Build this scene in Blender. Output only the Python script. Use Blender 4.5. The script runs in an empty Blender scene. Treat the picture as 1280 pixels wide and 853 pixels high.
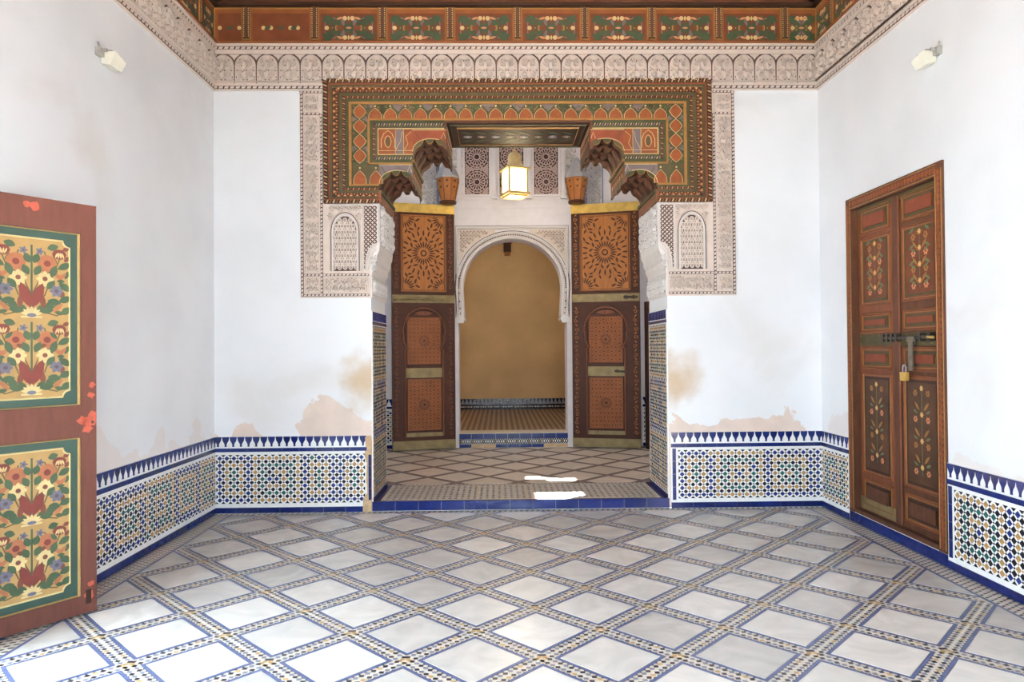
import bpy, math, random
from mathutils import Matrix, Vector

random.seed(7)
PI = math.pi
scn = bpy.context.scene
COL = scn.collection

# ------------------------------------------------------------------ camera
F_PX, W_PX = 870.0, 1280.0
XC = 0.195                       # axis of symmetry of the hall
XL, XR = XC - 2.835, XC + 2.835   # side walls
YB, YR = 6.5, 7.28                # front and rear face of the end wall
YF = -1.3                         # wall behind the camera
Z0 = 0.09                         # floor level beyond the threshold step
YA = 9.95                         # wall with the far arch
ZTOP = 4.78                       # hall ceiling
yaw, pit, rol = math.radians(1.05), math.radians(0.63), math.radians(0.47)
fw = Vector((math.sin(yaw) * math.cos(pit), math.cos(yaw) * math.cos(pit), math.sin(pit)))
rt = Vector((math.cos(yaw), -math.sin(yaw), 0))
up = rt.cross(fw)
r2 = rt * math.cos(rol) - up * math.sin(rol)
u2 = rt * math.sin(rol) + up * math.cos(rol)
cd = bpy.data.cameras.new('camera')
cd.sensor_width = 36.0
cd.lens = F_PX / W_PX * 36.0
cd.clip_start = 0.05
cam = bpy.data.objects.new('camera', cd)
cam.matrix_world = Matrix(((r2.x, u2.x, -fw.x, 0), (r2.y, u2.y, -fw.y, 0), (r2.z, u2.z, -fw.z, 1.5), (0, 0, 0, 1)))
COL.objects.link(cam)
scn.camera = cam

# ------------------------------------------------------------------ sky, sun, portals of daylight, exposure
SKY = 17.6
wd = bpy.data.worlds.new('sky')
wd.use_nodes = True
bg = wd.node_tree.nodes['Background']
bg.inputs[0].default_value = (0.70, 0.865, 1.0, 1)
bg.inputs[1].default_value = SKY
scn.world = wd
SUN_D = Vector((-0.30, -0.25, -0.92)).normalized()
sl = bpy.data.lights.new('sun', 'SUN')
sl.energy = 300.0
sl.angle = math.radians(0.53)
sl.color = (1.0, 0.96, 0.90)
so = bpy.data.objects.new('sun', sl)
so.rotation_euler = (-SUN_D).to_track_quat('Z', 'Y').to_euler()
so.location = (6, 12, 14)
COL.objects.link(so)


def portal(name, M, sx, sy):
    l = bpy.data.lights.new(name, 'AREA')
    l.shape = 'RECTANGLE'
    l.size, l.size_y = sx, sy
    l.cycles.is_portal = True
    o = bpy.data.objects.new(name, l)
    o.matrix_world = M
    COL.objects.link(o)


def frame(O, u, v):
    u, v = Vector(u).normalized(), Vector(v).normalized()
    n = u.cross(v)
    return Matrix(((u.x, v.x, n.x, O[0]), (u.y, v.y, n.y, O[1]), (u.z, v.z, n.z, O[2]), (0, 0, 0, 1)))


LD0, LD1, LDH = 1.75, 3.52, 3.2          # doorway in the left wall (y range, height)
FDW, FDH = 0.95, 2.9                      # half width and height of a doorway added behind the camera for brightness
RD0, RD1, RDH = -0.7, 0.7, 2.8               # unseen doorway added in the right wall to brighten the left one
CW0, CW1, CZ0, CZ1 = 8.1, 9.2, 5.2, 6.3   # opening added high on the left of the anteroom for daylight
AX = 3.3                                  # anteroom half width
# area lights emit along their -Z axis
portal('daylight_doorway', frame((XL - 0.38, (LD0 + LD1) / 2, LDH / 2), (0, 1, 0), (0, 0, -1)), LD1 - LD0, LDH)
portal('daylight_added_side', frame((XR + 0.38, (RD0 + RD1) / 2, RDH / 2), (0, 1, 0), (0, 0, 1)), RD1 - RD0, RDH)
portal('daylight_added_rear', frame((XC, YF - 0.38, FDH / 2), (1, 0, 0), (0, 0, 1)), 2 * FDW, FDH)
portal('daylight_added_high', frame((XC - AX - 0.28, (CW0 + CW1) / 2, (CZ0 + CZ1) / 2), (0, 1, 0), (0, 0, -1)), CW1 - CW0, CZ1 - CZ0)

scn.view_settings.view_transform = 'Standard'
scn.view_settings.look = 'None'
scn.view_settings.exposure = 0.0
scn.view_settings.gamma = 1.0
scn.view_settings.use_curve_mapping = False
scn.cycles.use_denoising = True
scn.cycles.max_bounces = 10
scn.cycles.diffuse_bounces = 8
scn.cycles.glossy_bounces = 4
scn.cycles.sample_clamp_indirect = 12.0


# ------------------------------------------------------------------ materials
def c(r, g, b):
    f = lambda v: (v / 255 / 12.92) if v / 255 <= 0.04045 else ((v / 255 + 0.055) / 1.055) ** 2.4
    return (f(r), f(g), f(b))


MATS = {}


def mat(name, col, rough=0.6, var=0.12, scale=9.0, bump=0.12, bscale=60.0, metal=0.0, rand=0.0, emit=0.0, spec=0.4, coat=0.0, dist=0.0, stretch=None):
    m = bpy.data.materials.new(name)
    m.use_nodes = True
    nt = m.node_tree
    N, L = nt.nodes, nt.links
    b = N['Principled BSDF']
    b.inputs['Roughness'].default_value = rough
    b.inputs['Metallic'].default_value = metal
    b.inputs['Specular IOR Level'].default_value = spec
    b.inputs['Coat Weight'].default_value = coat
    b.inputs['Coat Roughness'].default_value = 0.12
    tc = N.new('ShaderNodeTexCoord')
    src = tc.outputs['Object']
    if stretch:
        mp = N.new('ShaderNodeMapping')
        mp.inputs['Scale'].default_value = stretch
        L.new(src, mp.inputs['Vector'])
        src = mp.outputs['Vector']
    nz = N.new('ShaderNodeTexNoise')
    nz.inputs['Scale'].default_value = scale
    nz.inputs['Detail'].default_value = 5
    nz.inputs['Distortion'].default_value = dist
    L.new(src, nz.inputs['Vector'])
    rp = N.new('ShaderNodeValToRGB')
    rp.color_ramp.elements[0].position = 0.3
    rp.color_ramp.elements[1].position = 0.7
    rp.color_ramp.elements[0].color = (*[max(0, x * (1 - var)) for x in col], 1)
    rp.color_ramp.elements[1].color = (*[min(1, x * (1 + var)) for x in col], 1)
    L.new(nz.outputs['Fac'], rp.inputs['Fac'])
    out = rp.outputs['Color']
    if rand:
        oi = N.new('ShaderNodeObjectInfo')
        va = N.new('ShaderNodeVectorMath')
        L.new(tc.outputs['Object'], va.inputs[0])
        L.new(oi.outputs['Location'], va.inputs[1])
        L.new(va.outputs['Vector'], nz.inputs['Vector'])
        mr = N.new('ShaderNodeMapRange')
        mr.inputs['To Min'].default_value = 1 - rand
        mr.inputs['To Max'].default_value = 1 + rand * 0.5
        L.new(oi.outputs['Random'], mr.inputs['Value'])
        hs = N.new('ShaderNodeHueSaturation')
        L.new(mr.outputs['Result'], hs.inputs['Value'])
        L.new(out, hs.inputs['Color'])
        out = hs.outputs['Color']
    L.new(out, b.inputs['Base Color'])
    if bump:
        bz = N.new('ShaderNodeTexNoise')
        bz.inputs['Scale'].default_value = bscale
        bz.inputs['Detail'].default_value = 3
        L.new(src, bz.inputs['Vector'])
        bm = N.new('ShaderNodeBump')
        bm.inputs['Strength'].default_value = bump
        bm.inputs['Distance'].default_value = 0.01
        L.new(bz.outputs['Fac'], bm.inputs['Height'])
        L.new(bm.outputs['Normal'], b.inputs['Normal'])
    if emit:
        b.inputs['Emission Color'].default_value = (*col, 1)
        b.inputs['Emission Strength'].default_value = emit
    MATS[name] = m
    return m


def mat_wall(name, base, patch, amount=1.0, jambs=True):
    """White limewash, flaking to pinkish plaster above the tiles, with damp stains beside the opening."""
    m = bpy.data.materials.new(name)
    m.use_nodes = True
    N, L = m.node_tree.nodes, m.node_tree.links
    b = N['Principled BSDF']
    b.inputs['Roughness'].default_value = 0.85
    b.inputs['Specular IOR Level'].default_value = 0.2
    tc = N.new('ShaderNodeTexCoord')
    P = tc.outputs['Object']

    def noise(s, d=6, di=0.0):
        n = N.new('ShaderNodeTexNoise')
        n.inputs['Scale'].default_value = s
        n.inputs['Detail'].default_value = d
        n.inputs['Distortion'].default_value = di
        L.new(P, n.inputs['Vector'])
        return n.outputs['Fac']

    def ma(op, a, b_=None, clamp=False):
        n = N.new('ShaderNodeMath')
        n.operation = op
        n.use_clamp = clamp
        for i, v in enumerate((a, b_)):
            if v is None:
                continue
            if isinstance(v, (int, float)):
                n.inputs[i].default_value = v
            else:
                L.new(v, n.inputs[i])
        return n.outputs[0]

    def ramp(v, lo, hi):
        n = N.new('ShaderNodeMapRange')
        n.interpolation_type = 'SMOOTHSTEP'
        n.inputs['From Min'].default_value = lo
        n.inputs['From Max'].default_value = hi
        L.new(v, n.inputs['Value'])
        return n.outputs['Result']

    def mix(f, a, b_):
        n = N.new('ShaderNodeMix')
        n.data_type = 'RGBA'
        L.new(f, n.inputs[0])
        for i, v in ((6, a), (7, b_)):
            if isinstance(v, tuple):
                n.inputs[i].default_value = (*v, 1)
            else:
                L.new(v, n.inputs[i])
        return n.outputs[2]

    sx = N.new('ShaderNodeSeparateXYZ')
    L.new(P, sx.inputs[0])
    z = sx.outputs[2]
    colr = mix(ramp(noise(1.3), 0.35, 0.7), base, tuple(x * 0.93 for x in base))
    # faint grey-beige clouds high on the wall
    colr = mix(ma('MULTIPLY', ramp(noise(0.9, 4, 0.6), 0.52, 0.76), 0.45), colr, c(206, 197, 186))
    # flaked patches just above the tiles
    v = ma('SUBTRACT', noise(2.1, 7, 0.4), ma('MULTIPLY', ma('SUBTRACT', z, 0.72), 0.74))
    fl = ma('MULTIPLY', ramp(v, 0.457 - 0.05 * amount, 0.470 - 0.05 * amount), amount)
    colr = mix(fl, colr, mix(ramp(noise(6), 0.3, 0.7), patch, tuple(x * 0.9 for x in patch)))
    if jambs:
        for sx_ in (-1, 1):
            vm = N.new('ShaderNodeVectorMath')
            vm.operation = 'DISTANCE'
            L.new(P, vm.inputs[0])
            vm.inputs[1].default_value = (XC + sx_ * 1.43, YB, 1.22)
            d = ma('ADD', vm.outputs['Value'], ma('MULTIPLY', ma('SUBTRACT', noise(4), 0.5), 0.5))
            st = ma('SUBTRACT', 1.0, ramp(d, 0.05, 0.34))
            colr = mix(ma('MULTIPLY', st, 0.75), colr, c(190, 158, 112))
    L.new(colr, b.inputs['Base Color'])
    bm = N.new('ShaderNodeBump')
    bm.inputs['Strength'].default_value = 0.25
    bm.inputs['Distance'].default_value = 0.02
    L.new(ma('SUBTRACT', noise(5, 8), ma('MULTIPLY', fl, 0.25)), bm.inputs['Height'])
    L.new(bm.outputs['Normal'], b.inputs['Normal'])
    MATS[name] = m
    return m


mat_wall('limewash', (0.80, 0.80, 0.81), c(222, 204, 191))
mat_wall('limewash_side', (0.80, 0.80, 0.81), c(226, 204, 190), 0.35, False)
mat_wall('limewash_plain', (0.80, 0.80, 0.81), c(232, 226, 220), 0.0, False)
mat('ante_white', (0.72, 0.665, 0.665), 0.8, 0.04)
mat('ochre_plaster', c(206, 174, 128), 0.85, 0.12, 1.6, 0.2, 12)
mat('carved_plaster', c(210, 194, 182), 0.8, 0.06, 12, 0.2, 90)
mat('carved_white', c(220, 213, 208), 0.8, 0.05, 12, 0.2, 90)
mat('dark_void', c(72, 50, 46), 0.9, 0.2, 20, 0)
mat('cut_line', c(78, 58, 52), 0.9, 0.2, 20, 0)
mat('marble', c(208, 204, 197), 0.26, 0.11, 2.6, 0.02, 30, rand=0.24, dist=2.4, spec=0.5)
mat('marble_warm', c(204, 190, 174), 0.35, 0.10, 4, 0.03, 30, rand=0.14, dist=1.2)
mat('grout_cream', c(214, 206, 192), 0.4, 0.1, 40, 0.1, 120)
mat('slate_blue', c(88, 98, 134), 0.35, 0.2, 25, 0.05, 80)
mat('mosaic_black', c(44, 42, 52), 0.3, 0.3, 40, 0.05)
mat('mosaic_ochre', c(190, 158, 108), 0.35, 0.2, 30, 0.05)
mat('mosaic_grey', c(128, 130, 142), 0.35, 0.2, 30, 0.05)
mat('tan_line', c(112, 96, 90), 0.5, 0.2, 30, 0.05)
mat('tile_white', c(236, 234, 230), 0.18, 0.05, 30, 0.06, 60, spec=0.5)
mat('tile_black', c(28, 26, 34), 0.15, 0.3, 40, 0.04)
mat('tile_blue', c(17, 33, 94), 0.15, 0.25, 25, 0.06, 40, rand=0.22)
mat('tile_navy', c(34, 48, 112), 0.15, 0.25, 25, 0.04)
mat('tile_ochre', c(176, 136, 84), 0.2, 0.2, 25, 0.04)
mat('tile_green', c(40, 92, 82), 0.18, 0.25, 25, 0.04)
mat('broken_mortar', c(186, 158, 124), 0.95, 0.2, 20, 0.6, 40)
# painted wood
WS = (3, 3, 18)
mat('leaf_paint', c(92, 56, 48), 0.6, 0.12, 5, 0.12, 40, stretch=(6, 1, 6), spec=0.18)
mat('leaf_ochre', c(154, 122, 74), 0.6, 0.10, 12, 0.05)
mat('leaf_green', c(39, 64, 55), 0.55, 0.14, 10, 0.06)
mat('leaf_cream', c(185, 165, 117), 0.6, 0.12, 16, 0.04)
mat('leaf_red', c(99, 39, 32), 0.6, 0.12, 16, 0.04)
mat('leaf_pink', c(145, 89, 58), 0.6, 0.12, 16, 0.04)
mat('leaf_bluegrey', c(87, 87, 103), 0.6, 0.12, 16, 0.04)
mat('leaf_purple', c(71, 58, 67), 0.6, 0.12, 16, 0.04)
mat('leaf_olive', c(81, 71, 39), 0.6, 0.12, 16, 0.04)
mat('leaf_leaf', c(53, 72, 48), 0.6, 0.12, 16, 0.04)
mat('leaf_wood', c(97, 51, 37), 0.6, 0.12, 16, 0.04)
mat('old_steel', c(108, 100, 86), 0.5, 0.2, 20, 0.1, metal=0.4)
mat('wood_red', c(106, 62, 42), 0.55, 0.18, 5, 0.12, 40, stretch=(6, 1, 6), spec=0.18)
mat('wood_brown', c(80, 50, 36), 0.55, 0.2, 6, 0.12, 40, stretch=(6, 1, 6), spec=0.18)
mat('wood_dark', c(50, 33, 26), 0.55, 0.25, 6, 0.12, 40, spec=0.18)
mat('wood_orange', c(116, 68, 38), 0.5, 0.16, 8, 0.12, 60, spec=0.18)
mat('cedar', c(150, 95, 48), 0.5, 0.15, 6, 0.1, 50, stretch=(5, 1, 5), spec=0.18)
mat('cedar_mid', c(122, 70, 34), 0.5, 0.15, 6, 0.1, 50, spec=0.18)
mat('cedar_dark', c(60, 29, 15), 0.5, 0.2, 6, 0.1, 50, spec=0.18)
mat('paint_green', c(50, 90, 72), 0.5, 0.15, 10, 0.06)
mat('paint_olive', c(68, 62, 40), 0.55, 0.22, 10, 0.06, spec=0.18)
mat('paint_moss', c(54, 58, 34), 0.55, 0.25, 12, 0.06, spec=0.18)
mat('paint_ochre', c(186, 150, 88), 0.55, 0.12, 12, 0.05)
mat('paint_gold', c(134, 97, 53), 0.45, 0.15, 14, 0.05, spec=0.18)
mat('paint_cream', c(188, 166, 118), 0.55, 0.1, 20, 0.04)
mat('paint_red', c(112, 56, 38), 0.55, 0.16, 14, 0.06, spec=0.18)
mat('paint_scarlet', c(164, 76, 56), 0.6, 0.15, 30, 0.3, 60)
mat('paint_orange', c(118, 63, 34), 0.55, 0.16, 20, 0.1, 80, spec=0.18)
mat('paint_pink', c(180, 118, 82), 0.55, 0.12, 16, 0.04)
mat('paint_purple', c(94, 82, 84), 0.55, 0.2, 16, 0.05)
mat('paint_bluegrey', c(110, 112, 132), 0.55, 0.12, 16, 0.04)
mat('paint_leaf', c(74, 98, 64), 0.55, 0.18, 16, 0.04)
mat('paint_leaf_dark', c(40, 58, 36), 0.55, 0.2, 16, 0.04)
mat('panel_maroon', c(94, 50, 32), 0.5, 0.25, 7, 0.08, spec=0.18)
mat('panel_umber', c(70, 46, 32), 0.5, 0.25, 7, 0.08, spec=0.18)
mat('brass', c(200, 166, 86), 0.38, 0.18, 10, 0.1, 60, metal=0.55)
mat('brass_dull', c(118, 102, 66), 0.5, 0.25, 8, 0.15, 60, metal=0.3)
mat('iron', c(66, 58, 52), 0.45, 0.25, 20, 0.15, metal=0.7)
mat('lead_grey', c(150, 146, 146), 0.6, 0.12, 10, 0.05)
mat('lamp_cream', c(226, 220, 202), 0.5, 0.05, 10, 0.02)
mat('lamp_grey', c(150, 146, 140), 0.5, 0.15, 20, 0.05)
mat('lantern_glass', c(255, 226, 150), 0.4, 0.05, 8, 0, emit=7.0)
mat('lantern_metal', c(216, 186, 128), 0.4, 0.15, 14, 0.1, metal=0.5)
mat('ground_pale', c(205, 195, 180), 0.9, 0.1, 3, 0.1)
mat('lattice_wood', c(190, 164, 156), 0.7, 0.1, 14, 0.1)


# ------------------------------------------------------------------ mesh helpers
WM = {}


class MB:
    def __init__(self):
        self.v, self.f, self.mi, self.ms, self.k = [], [], [], [], 0

    def m(self, name):
        if name not in self.ms:
            self.ms.append(name)
        return self.ms.index(name)

    def face(self, idx, m):
        self.f.append(idx)
        self.mi.append(self.m(m))

    def box(self, x0, x1, y0, y1, z0, z1, m):
        b = len(self.v)
        if x0 > x1: x0, x1 = x1, x0
        if y0 > y1: y0, y1 = y1, y0
        if z0 > z1: z0, z1 = z1, z0
        self.v += [(x0, y0, z0), (x1, y0, z0), (x1, y1, z0), (x0, y1, z0), (x0, y0, z1), (x1, y0, z1), (x1, y1, z1), (x0, y1, z1)]
        for q in ((0, 3, 2, 1), (4, 5, 6, 7), (0, 1, 5, 4), (1, 2, 6, 5), (2, 3, 7, 6), (3, 0, 4, 7)):
            self.face([b + i for i in q], m)
        return self

    def poly(self, pts, z0, z1, m, bottom=False, sm=None):
        """A flat outline (any winding) raised from z0 to z1."""
        a = sum(pts[i][0] * pts[(i + 1) % len(pts)][1] - pts[(i + 1) % len(pts)][0] * pts[i][1] for i in range(len(pts)))
        if a < 0:
            pts = pts[::-1]
        n, b = len(pts), len(self.v)
        self.v += [(p[0], p[1], z0) for p in pts] + [(p[0], p[1], z1) for p in pts]
        self.face([b + n + i for i in range(n)], m)
        for i in range(n):
            j = (i + 1) % n
            self.face([b + i, b + j, b + n + j, b + n + i], sm or m)
        if bottom:
            self.face([b + i for i in reversed(range(n))], m)
        return self

    def flat(self, pts, z, m):
        a = sum(pts[i][0] * pts[(i + 1) % len(pts)][1] - pts[(i + 1) % len(pts)][0] * pts[i][1] for i in range(len(pts)))
        if a < 0:
            pts = pts[::-1]
        b = len(self.v)
        self.v += [(p[0], p[1], z) for p in pts]
        self.face([b + i for i in range(len(pts))], m)
        return self

    def ribbon(self, pts, w, z, h, m, closed=False):
        """A raised ridge of width w along a 2-D path."""
        n = len(pts)
        if n < 2:
            return self
        b = len(self.v)
        for i in range(n):
            if closed:
                p, q = pts[i - 1], pts[(i + 1) % n]
            else:
                p, q = pts[max(0, i - 1)], pts[min(n - 1, i + 1)]
            dx, dy = q[0] - p[0], q[1] - p[1]
            l = math.hypot(dx, dy) or 1
            nx, ny = -dy / l * w / 2, dx / l * w / 2
            x, y = pts[i]
            self.v += [(x + nx, y + ny, z), (x + nx * .4, y + ny * .4, z + h), (x - nx * .4, y - ny * .4, z + h), (x - nx, y - ny, z)]
        for i in range(n if closed else n - 1):
            j = (i + 1) % n
            for k in range(3):
                self.face([b + 4 * i + k, b + 4 * i + k + 1, b + 4 * j + k + 1, b + 4 * j + k], m)
        return self

    def lens(self, cx, cy, ang, ln, wd, z, h, m, n=3):
        ca, sa = math.cos(ang), math.sin(ang)
        pts = []
        for k in range(-n, n + 1):
            t = k / n
            pts.append((t * ln / 2, wd / 2 * (1 - t * t)))
        low = [(x, -y) for x, y in pts[1:-1]][::-1]
        P = [(cx + x * ca - y * sa, cy + x * sa + y * ca) for x, y in pts + low]
        self.k += 1                     # overlapping strokes of paint lie one on another
        return self.poly(P, z, z + h + (self.k % 60) * 1.2e-5, m)

    def disc(self, cx, cy, r, z, h, m, n=12, ry=None, a0=0):
        ry = ry or r
        self.k += 1
        h += (self.k % 60) * 1.2e-5
        return self.poly([(cx + r * math.cos(a0 + 2 * PI * k / n), cy + ry * math.sin(a0 + 2 * PI * k / n)) for k in range(n)], z, z + h, m)

    def dia(self, cx, cy, rx, ry, z, h, m):
        return self.poly([(cx - rx, cy), (cx, cy - ry), (cx + rx, cy), (cx, cy + ry)], z, z + h, m)

    def tube(self, pts, r, m, n=8):
        P = [Vector(p) for p in pts]
        b = len(self.v)
        R = r if isinstance(r, (list, tuple)) else [r] * len(P)
        for i, p in enumerate(P):
            t = (P[min(i + 1, len(P) - 1)] - P[max(i - 1, 0)]).normalized()
            a = t.cross(Vector((0, 0, 1)) if abs(t.z) < 0.9 else Vector((1, 0, 0))).normalized()
            q = t.cross(a)
            for k in range(n):
                w = 2 * PI * k / n
                self.v.append(tuple(p + (a * math.cos(w) + q * math.sin(w)) * R[i]))
        for i in range(len(P) - 1):
            for k in range(n):
                k2 = (k + 1) % n
                self.face([b + i * n + k, b + i * n + k2, b + (i + 1) * n + k2, b + (i + 1) * n + k], m)
        self.face([b + k for k in reversed(range(n))], m)
        self.face([b + (len(P) - 1) * n + k for k in range(n)], m)
        return self

    def lathe(self, prof, m, n=16, cx=0, cy=0, a0=0.0):
        """profile of (radius, z) about a vertical local axis."""
        b = len(self.v)
        for r, z in prof:
            for k in range(n):
                w = a0 + 2 * PI * k / n
                self.v.append((cx + r * math.cos(w), cy + r * math.sin(w), z))
        for i in range(len(prof) - 1):
            for k in range(n):
                k2 = (k + 1) % n
                self.face([b + i * n + k, b + i * n + k2, b + (i + 1) * n + k2, b + (i + 1) * n + k], m)
        self.face([b + k for k in reversed(range(n))], m)
        self.face([b + (len(prof) - 1) * n + k for k in range(n)], m)
        return self

    def mesh(self, name, smooth=False):
        me = bpy.data.meshes.new(name)
        me.from_pydata(self.v, [], self.f)
        for n in self.ms:
            me.materials.append(MATS[n])
        me.polygons.foreach_set('material_index', self.mi)
        if smooth:
            me.polygons.foreach_set('use_smooth', [True] * len(self.f))
        me.update()
        return me


I4 = Matrix.Identity(4)


def obj(name, me, parent=None, M=I4, smooth=False):
    if isinstance(me, MB):
        me = me.mesh(name, smooth)
    o = bpy.data.objects.new(name, me)
    COL.objects.link(o)
    WM[o.name] = M.copy()
    if parent is not None:
        o.parent = parent
        o.matrix_parent_inverse = WM[parent.name].inverted()
    o.matrix_basis = M
    return o


def empty(name, loc):
    o = bpy.data.objects.new(name, None)
    o.empty_display_size = 0.1
    COL.objects.link(o)
    M = Matrix.Translation(Vector(loc))
    o.matrix_basis = M
    WM[o.name] = M
    return o


def tag(o, label=None, cat=None, group=None, kind=None):
    if label: o['label'] = label
    if cat: o['category'] = cat
    if group: o['group'] = group
    if kind: o['kind'] = kind
    return o


def T(x, y, z=0):
    return Matrix.Translation(Vector((x, y, z)))


def clip(poly, x0, x1, y0, y1):
    for ax, lim, sg in ((0, x0, 1), (0, x1, -1), (1, y0, 1), (1, y1, -1)):
        out = []
        for i in range(len(poly)):
            p, q = poly[i - 1], poly[i]
            ip, iq = sg * (p[ax] - lim) >= -1e-9, sg * (q[ax] - lim) >= -1e-9
            if ip != iq:
                t = (lim - p[ax]) / (q[ax] - p[ax])
                out.append((p[0] + t * (q[0] - p[0]), p[1] + t * (q[1] - p[1])))
            if iq:
                out.append(q)
        poly = out
        if len(poly) < 3:
            return []
    return poly


def area(p):
    return abs(sum(p[i - 1][0] * p[i][1] - p[i][0] * p[i - 1][1] for i in range(len(p)))) / 2


FB = frame((XC, YB, 0), (1, 0, 0), (0, 0, 1))       # end wall, facing the camera; x from the axis, y = height
FLW = frame((XL, 0, 0), (0, 1, 0), (0, 0, 1))       # left wall; x = world y
FRW = frame((XR, 0, 0), (0, -1, 0), (0, 0, 1))      # right wall; x = -world y
FA = frame((XC, YA, 0), (1, 0, 0), (0, 0, 1))       # far arch wall


# ------------------------------------------------------------------ carved relief
def spiral(cx, cy, r, a0, sg, turns=1.3, n=13):
    return [(cx + r * (1 - 0.82 * k / n) * math.cos(a0 + sg * 2 * PI * turns * k / n),
             cy + r * (1 - 0.82 * k / n) * math.sin(a0 + sg * 2 * PI * turns * k / n)) for k in range(n + 1)]


def arabesque(mb, x0, x1, y0, y1, cell, m, z=0.0, h=0.01, seed=1, wr=0.16):
    """Scrolls and small leaves filling a rectangle."""
    rnd = random.Random(seed)
    nx, ny = max(1, round((x1 - x0) / cell)), max(1, round((y1 - y0) / cell))
    cx, cy = (x1 - x0) / nx, (y1 - y0) / ny
    s = min(cx, cy)
    h = h * 2.6
    for i in range(nx):
        for j in range(ny):
            px, py = x0 + (i + .5) * cx, y0 + (j + .5) * cy
            sg = 1 if (i + j) % 2 else -1
            a0 = rnd.choice((0, PI / 2, PI, -PI / 2)) + rnd.uniform(-.3, .3)
            mb.ribbon(spiral(px, py, s * .47, a0, sg), s * wr, z, h, m)
            for k in range(4):
                w = rnd.uniform(0, 2 * PI)
                mb.lens(px + s * .56 * math.cos(w), py + s * .5 * math.sin(w), rnd.uniform(0, PI), s * .26, s * .09, z, .0015, 'cut_line', 2)
            for k in range(3):
                w = a0 + k * 2.1 + rnd.uniform(-.4, .4)
                mb.lens(px + s * .52 * math.cos(w), py + s * .52 * math.sin(w), w + PI / 2 * sg * .6, s * .42, s * .2, z, h * .8, m, 2)
    return mb


def chain(mb, x0, x1, y0, y1, p, z, vertical=False, light='carved_plaster', dark='cut_line'):
    """Dark strip with a row of pale elongated beads: the twisted painted border."""
    mb.box(x0, x1, y0, y1, z - .004, z, dark)
    L_ = (y1 - y0) if vertical else (x1 - x0)
    n = max(1, round(L_ / p))
    p = L_ / n
    w = ((x1 - x0) if vertical else (y1 - y0))
    for k in range(n):
        t = (k + .5) * p
        a, b_ = p * .42, w * .33
        sh = p * .18
        P = [(-a, -b_), (a - sh, -b_), (a, b_), (-a + sh, b_)]
        if vertical:
            P = [(x0 + w / 2 + y, y0 + t + x) for x, y in P]
        else:
            P = [(x0 + t + x, y0 + w / 2 + y) for x, y in P]
        mb.poly(P, z, z + .004, light)
    return mb


# ------------------------------------------------------------------ hall shell
def wall(name, boxes, m, label, parent=None):
    mb = MB()
    for b in boxes:
        mb.box(*b, m)
    o = obj(name, mb)
    return tag(o, label, 'wall', kind='structure')


DY0, DY1, DZ0, DZ1 = 4.66, 5.97, 0.085, 2.76       # closed door in the right wall
wall('wall_left', [(XL - .4, XL, YF, LD0, 0, ZTOP), (XL - .4, XL, LD1, YB, 0, ZTOP), (XL - .4, XL, LD0, LD1, LDH, ZTOP)], 'limewash_side',
     'white limewashed side wall behind the open painted door leaf')
wall('wall_right', [(XR, XR + .4, YF, RD0, 0, ZTOP), (XR, XR + .4, RD0, RD1, RDH, ZTOP), (XR, XR + .4, RD1, DY0, 0, ZTOP), (XR, XR + .4, DY1, YB, 0, ZTOP), (XR, XR + .4, DY0, DY1, DZ1, ZTOP),
                    (XR, XR + .4, DY0, DY1, 0, DZ0), (XR + .3, XR + .4, DY0, DY1, DZ0, DZ1)], 'limewash_side',
     'bright white side wall around the closed double door')
wall('wall_back', [(XL - .4, XC - 1.385, YB, YR, 0, ZTOP), (XC + 1.385, XR + .4, YB, YR, 0, ZTOP), (XC - 1.385, XC + 1.385, YB, YR, 4.02, ZTOP)], 'limewash',
     'white end wall flaking to pink plaster either side of the portal')
wall('wall_front', [(XL - .4, XC - FDW, YF - .4, YF, 0, ZTOP), (XC + FDW, XR + .4, YF - .4, YF, 0, ZTOP), (XC - FDW, XC + FDW, YF - .4, YF, FDH, ZTOP)], 'limewash_plain',
     'plain white wall with an added daylight doorway facing the portal')

# ceiling of boards
cb = MB().box(XL - .4, XR + .4, YF - .4, YR, ZTOP + .03, ZTOP + .2, 'wood_dark')
ceil = tag(obj('ceiling', cb), 'dark red painted wooden board ceiling above the hall', 'ceiling', kind='structure')
bd = MB().box(0, XR - XL, 0, .235, 0, .03, 'wood_red').mesh('ceiling_board')
k = 0
y = YB
while y > 0.5:
    y -= .25
    obj('ceiling_board', bd, ceil, T(XL, y, ZTOP))

# ------------------------------------------------------------------ hall floor
SX, SY, HD = 0.331, 0.3285, 0.2415
BX = 8 * SX                      # half width of the lattice field
NX0, NY0 = XC - BX, 4.04         # a lattice node sits at (NX0, NY0)
FY0, FY1 = 1.6, 6.415
fl = MB().box(XL - .4, XR + .4, YF - .4, YB, -.12, -.003, 'grout_cream')
floor = tag(obj('floor', fl), 'marble lozenge floor laid with diagonal mosaic strips', 'floor', kind='structure')


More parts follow.
